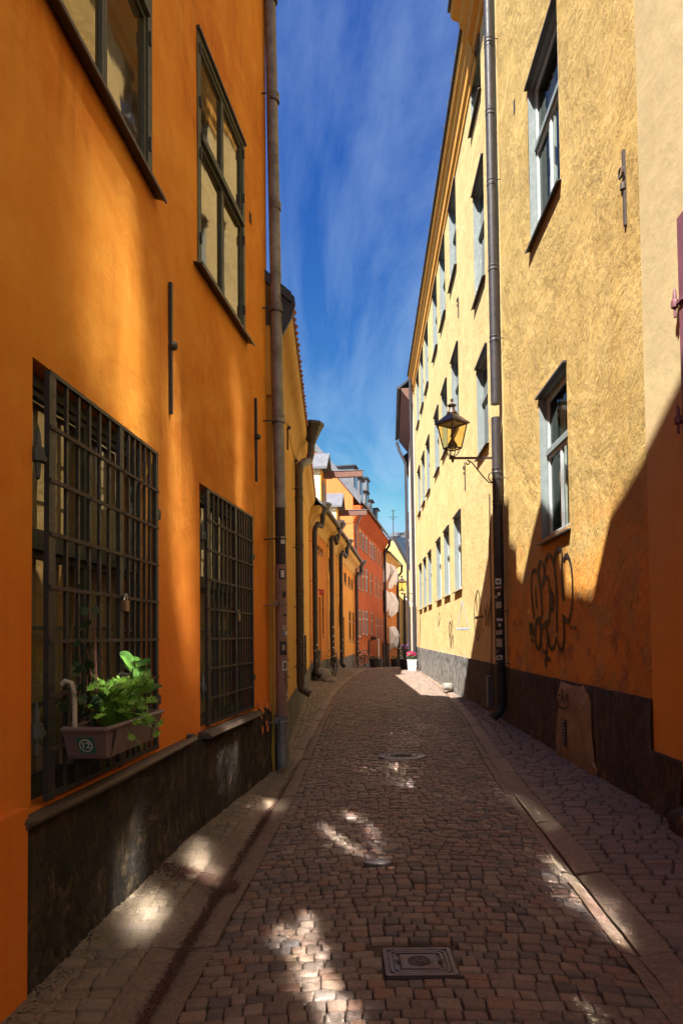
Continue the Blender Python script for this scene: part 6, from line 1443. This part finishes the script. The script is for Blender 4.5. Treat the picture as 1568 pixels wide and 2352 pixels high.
q = gpt(738, 26.4); boulder('guard_stone', 'rough pale granite block at the foot of the row house drainpipe', q + Vector((.0, 0, .18)), .38, .45, .3, 'granite', 1)
q = gpt(757, 25.6); boulder('guard_stone', 'low flat stone in front of the granite block', q + Vector((0, 0, .05)), .24, .3, .1, 'granite', 4)
q = ground_at(1040, 1585); boulder('guard_stone', 'brown wedge of stone against the ochre wall where the sun begins', Vector((WR(20.6) - .12, 20.6, .16)), .16, .3, .12, 'granite', 2)
q = ground_at(1545, 1900, .1); boulder('guard_stone', 'dark corner stone at the right edge of the pavement', Vector((WR(5.55) - .04, 5.55, .12)), .16, .2, .17, 'plinth_r', 3)
# signs
a, z = W3.hit(*zA(455, 1510)); a = max(.3, a)
sg = thing('house_number_sign', 'small red enamel house number sign 33 on the deep orange wall', 'sign', W3.pt(a, z - .15, .02))
fx_ = W3.pt(a, z, .25)
mb = MB(); c0 = W3.pt(a, z, .05); c1 = W3.pt(a, z, .25)
mb.hexa([p_ + Vector((0, dy, dz)) for dz in (-.11, .11) for p_, dy in ((c0, -.012), (c1, -.012), (c1, .012), (c0, .012))], 'sign_red'); put('plate', mb, sg)
mb = MB(); mb.tube([W3.pt(a, z + .12, -.02), W3.pt(a, z + .12, .1)], .012, 'iron', 5); put('bracket', mb, sg)
p_ = (c0 + c1) / 2 + Vector((0, -.014, 0)); X = W3.n; text_obj('lettering', '33', .15, 'sticker', Matrix(((X.x, 0, X.y * 0, p_.x), (X.y, 0, -1, p_.y), (0, 1, 0, p_.z), (0, 0, 0, 1))), sg, .003)
a, z = W5.hit(*zB(400, 1610)); sg = thing('framed_sign', 'pale framed notice hung between drainpipe and brown door', 'sign', W5.pt(a, z - .5, .05))
mb = MB(); W5.box(mb, a - .3, a + .3, z - .55, z + .5, .02, .07, 'frame_brown'); put('frame', mb, sg)
mb = MB(); W5.box(mb, a - .24, a + .24, z - .48, z + .43, .07, .078, 'frame_pale'); put('panel', mb, sg)
mb = MB(); mb.tube([W5.pt(a, z + .5, .04), W5.pt(a, z + .75, .02)], .012, 'iron', 4); put('hanger', mb, sg)
a, z = W6.hit(*zB(757, 1880)); lp = thing('bracket_spotlight', 'small dark spotlight under a red house window', 'spotlight', W6.pt(a, z, .1))
mb = MB(); W6.box(mb, a - .25, a + .25, z - .1, z + .1, .02, .4, 'iron'); put('housing', mb, lp); mb = MB(); mb.tube([W6.pt(a - .4, z - .2, .0), W6.pt(a, z - .05, .3), W6.pt(a + .6, z - .1, .2)], .04, 'iron', 5); put('bracket', mb, lp)
# white canvas shapes on the corner house
def canvas(label, poly, ridge, grp='white canvas shapes on the corner house'):
    """a folded canvas stretched over struts: outline and raised points in photo pixels (x, y, metres off the wall)"""
    W = W7; o = [W.pt(*W.hit(*zA(*p), .15), .15) for p in poly]; c2 = [Vector(p) for p in poly]
    rp = [W.pt(*W.hit(*zA(p[0], p[1]), p[2]), p[2]) for p in ridge]; rq = [Vector(p[:2]) for p in ridge]
    N_ = len(o); R_ = len(rp); own = [min(range(R_), key=lambda q: (rq[q] - c).length) for c in c2]; fs = []
    for i in range(N_):
        j = (i + 1) % N_; a, b = own[i], own[j]
        fs.append((i, j, N_ + b))
        if a != b: fs.append((i, N_ + b, N_ + a))
    mb = MB(); mb.poly(o + rp, fs, 'cloth'); mb.poly([v - W.n * .1 for v in o], [tuple(range(N_))], 'cloth')
    mb.poly(o + [v - W.n * .1 for v in o], [(i, (i + 1) % N_, N_ + (i + 1) % N_, N_ + i) for i in range(N_)], 'cloth')
    r = thing('canvas_shape', label, 'canvas', W.pt(W.hit(*zA(*poly[0]))[0], min(v.z for v in o), .1), grp)
    put('canvas', mb, r)
    mb = MB()
    for p in rp: mb.tube([p, p - W.n * .4], .03, 'bike_rim', 4)
    put('strut', mb, r)
canvas('uppermost left white canvas shape under the eaves', [(972, 1280), (990, 1268), (1012, 1285), (1022, 1330), (1012, 1380), (1000, 1410), (985, 1432), (972, 1428)], [(1003, 1345, .32)])
canvas('uppermost right white canvas shape under the eaves', [(1012, 1285), (1035, 1290), (1060, 1308), (1078, 1340), (1086, 1378), (1078, 1430), (1064, 1455), (1050, 1448), (1035, 1478), (1006, 1482), (1012, 1430), (1020, 1380), (1018, 1330)], [(1052, 1345, .55), (1045, 1425, .45)])
canvas('middle left white canvas shape beside the drainpipe', [(976, 1495), (995, 1492), (1012, 1515), (1022, 1560), (1014, 1620), (1000, 1658), (978, 1668)], [(1002, 1560, .32)])
canvas('middle right white canvas shape above the lowest one', [(1014, 1505), (1035, 1508), (1058, 1525), (1080, 1572), (1092, 1602), (1080, 1660), (1064, 1676), (1050, 1688), (1030, 1706), (1012, 1690), (1012, 1640), (1022, 1580)], [(1062, 1575, .55), (1040, 1650, .4)])
canvas('lowest white canvas shape beside the dark door', [(1015, 1785), (1035, 1776), (1056, 1775), (1075, 1800), (1098, 1850), (1088, 1900), (1072, 1942), (1048, 1940), (1022, 1958), (1018, 1900)], [(1062, 1858, .5), (1040, 1905, .35)])
p_ = at_y(*zA(1168, 1575), 60); fl = thing('pennant', 'small pale pennant hanging below the far lamp', 'flag', (p_.x, p_.y, p_.z - 1))
a, z = at_y(*zA(1140, 1550), 46.), at_y(*zA(1185, 1590), 46.)
mb = MB(); mb.hexa([(a.x, 46, a.z - .1), (z.x, 46, z.z - .25), (z.x, 46.03, z.z - .25), (a.x, 46.03, a.z - .1), (a.x, 46, a.z), (z.x, 46, z.z + .1), (z.x, 46.03, z.z + .1), (a.x, 46.03, a.z)], 'cloth')
mb.v = [tuple(v) for v in mb.v]; put('cloth', mb, fl)
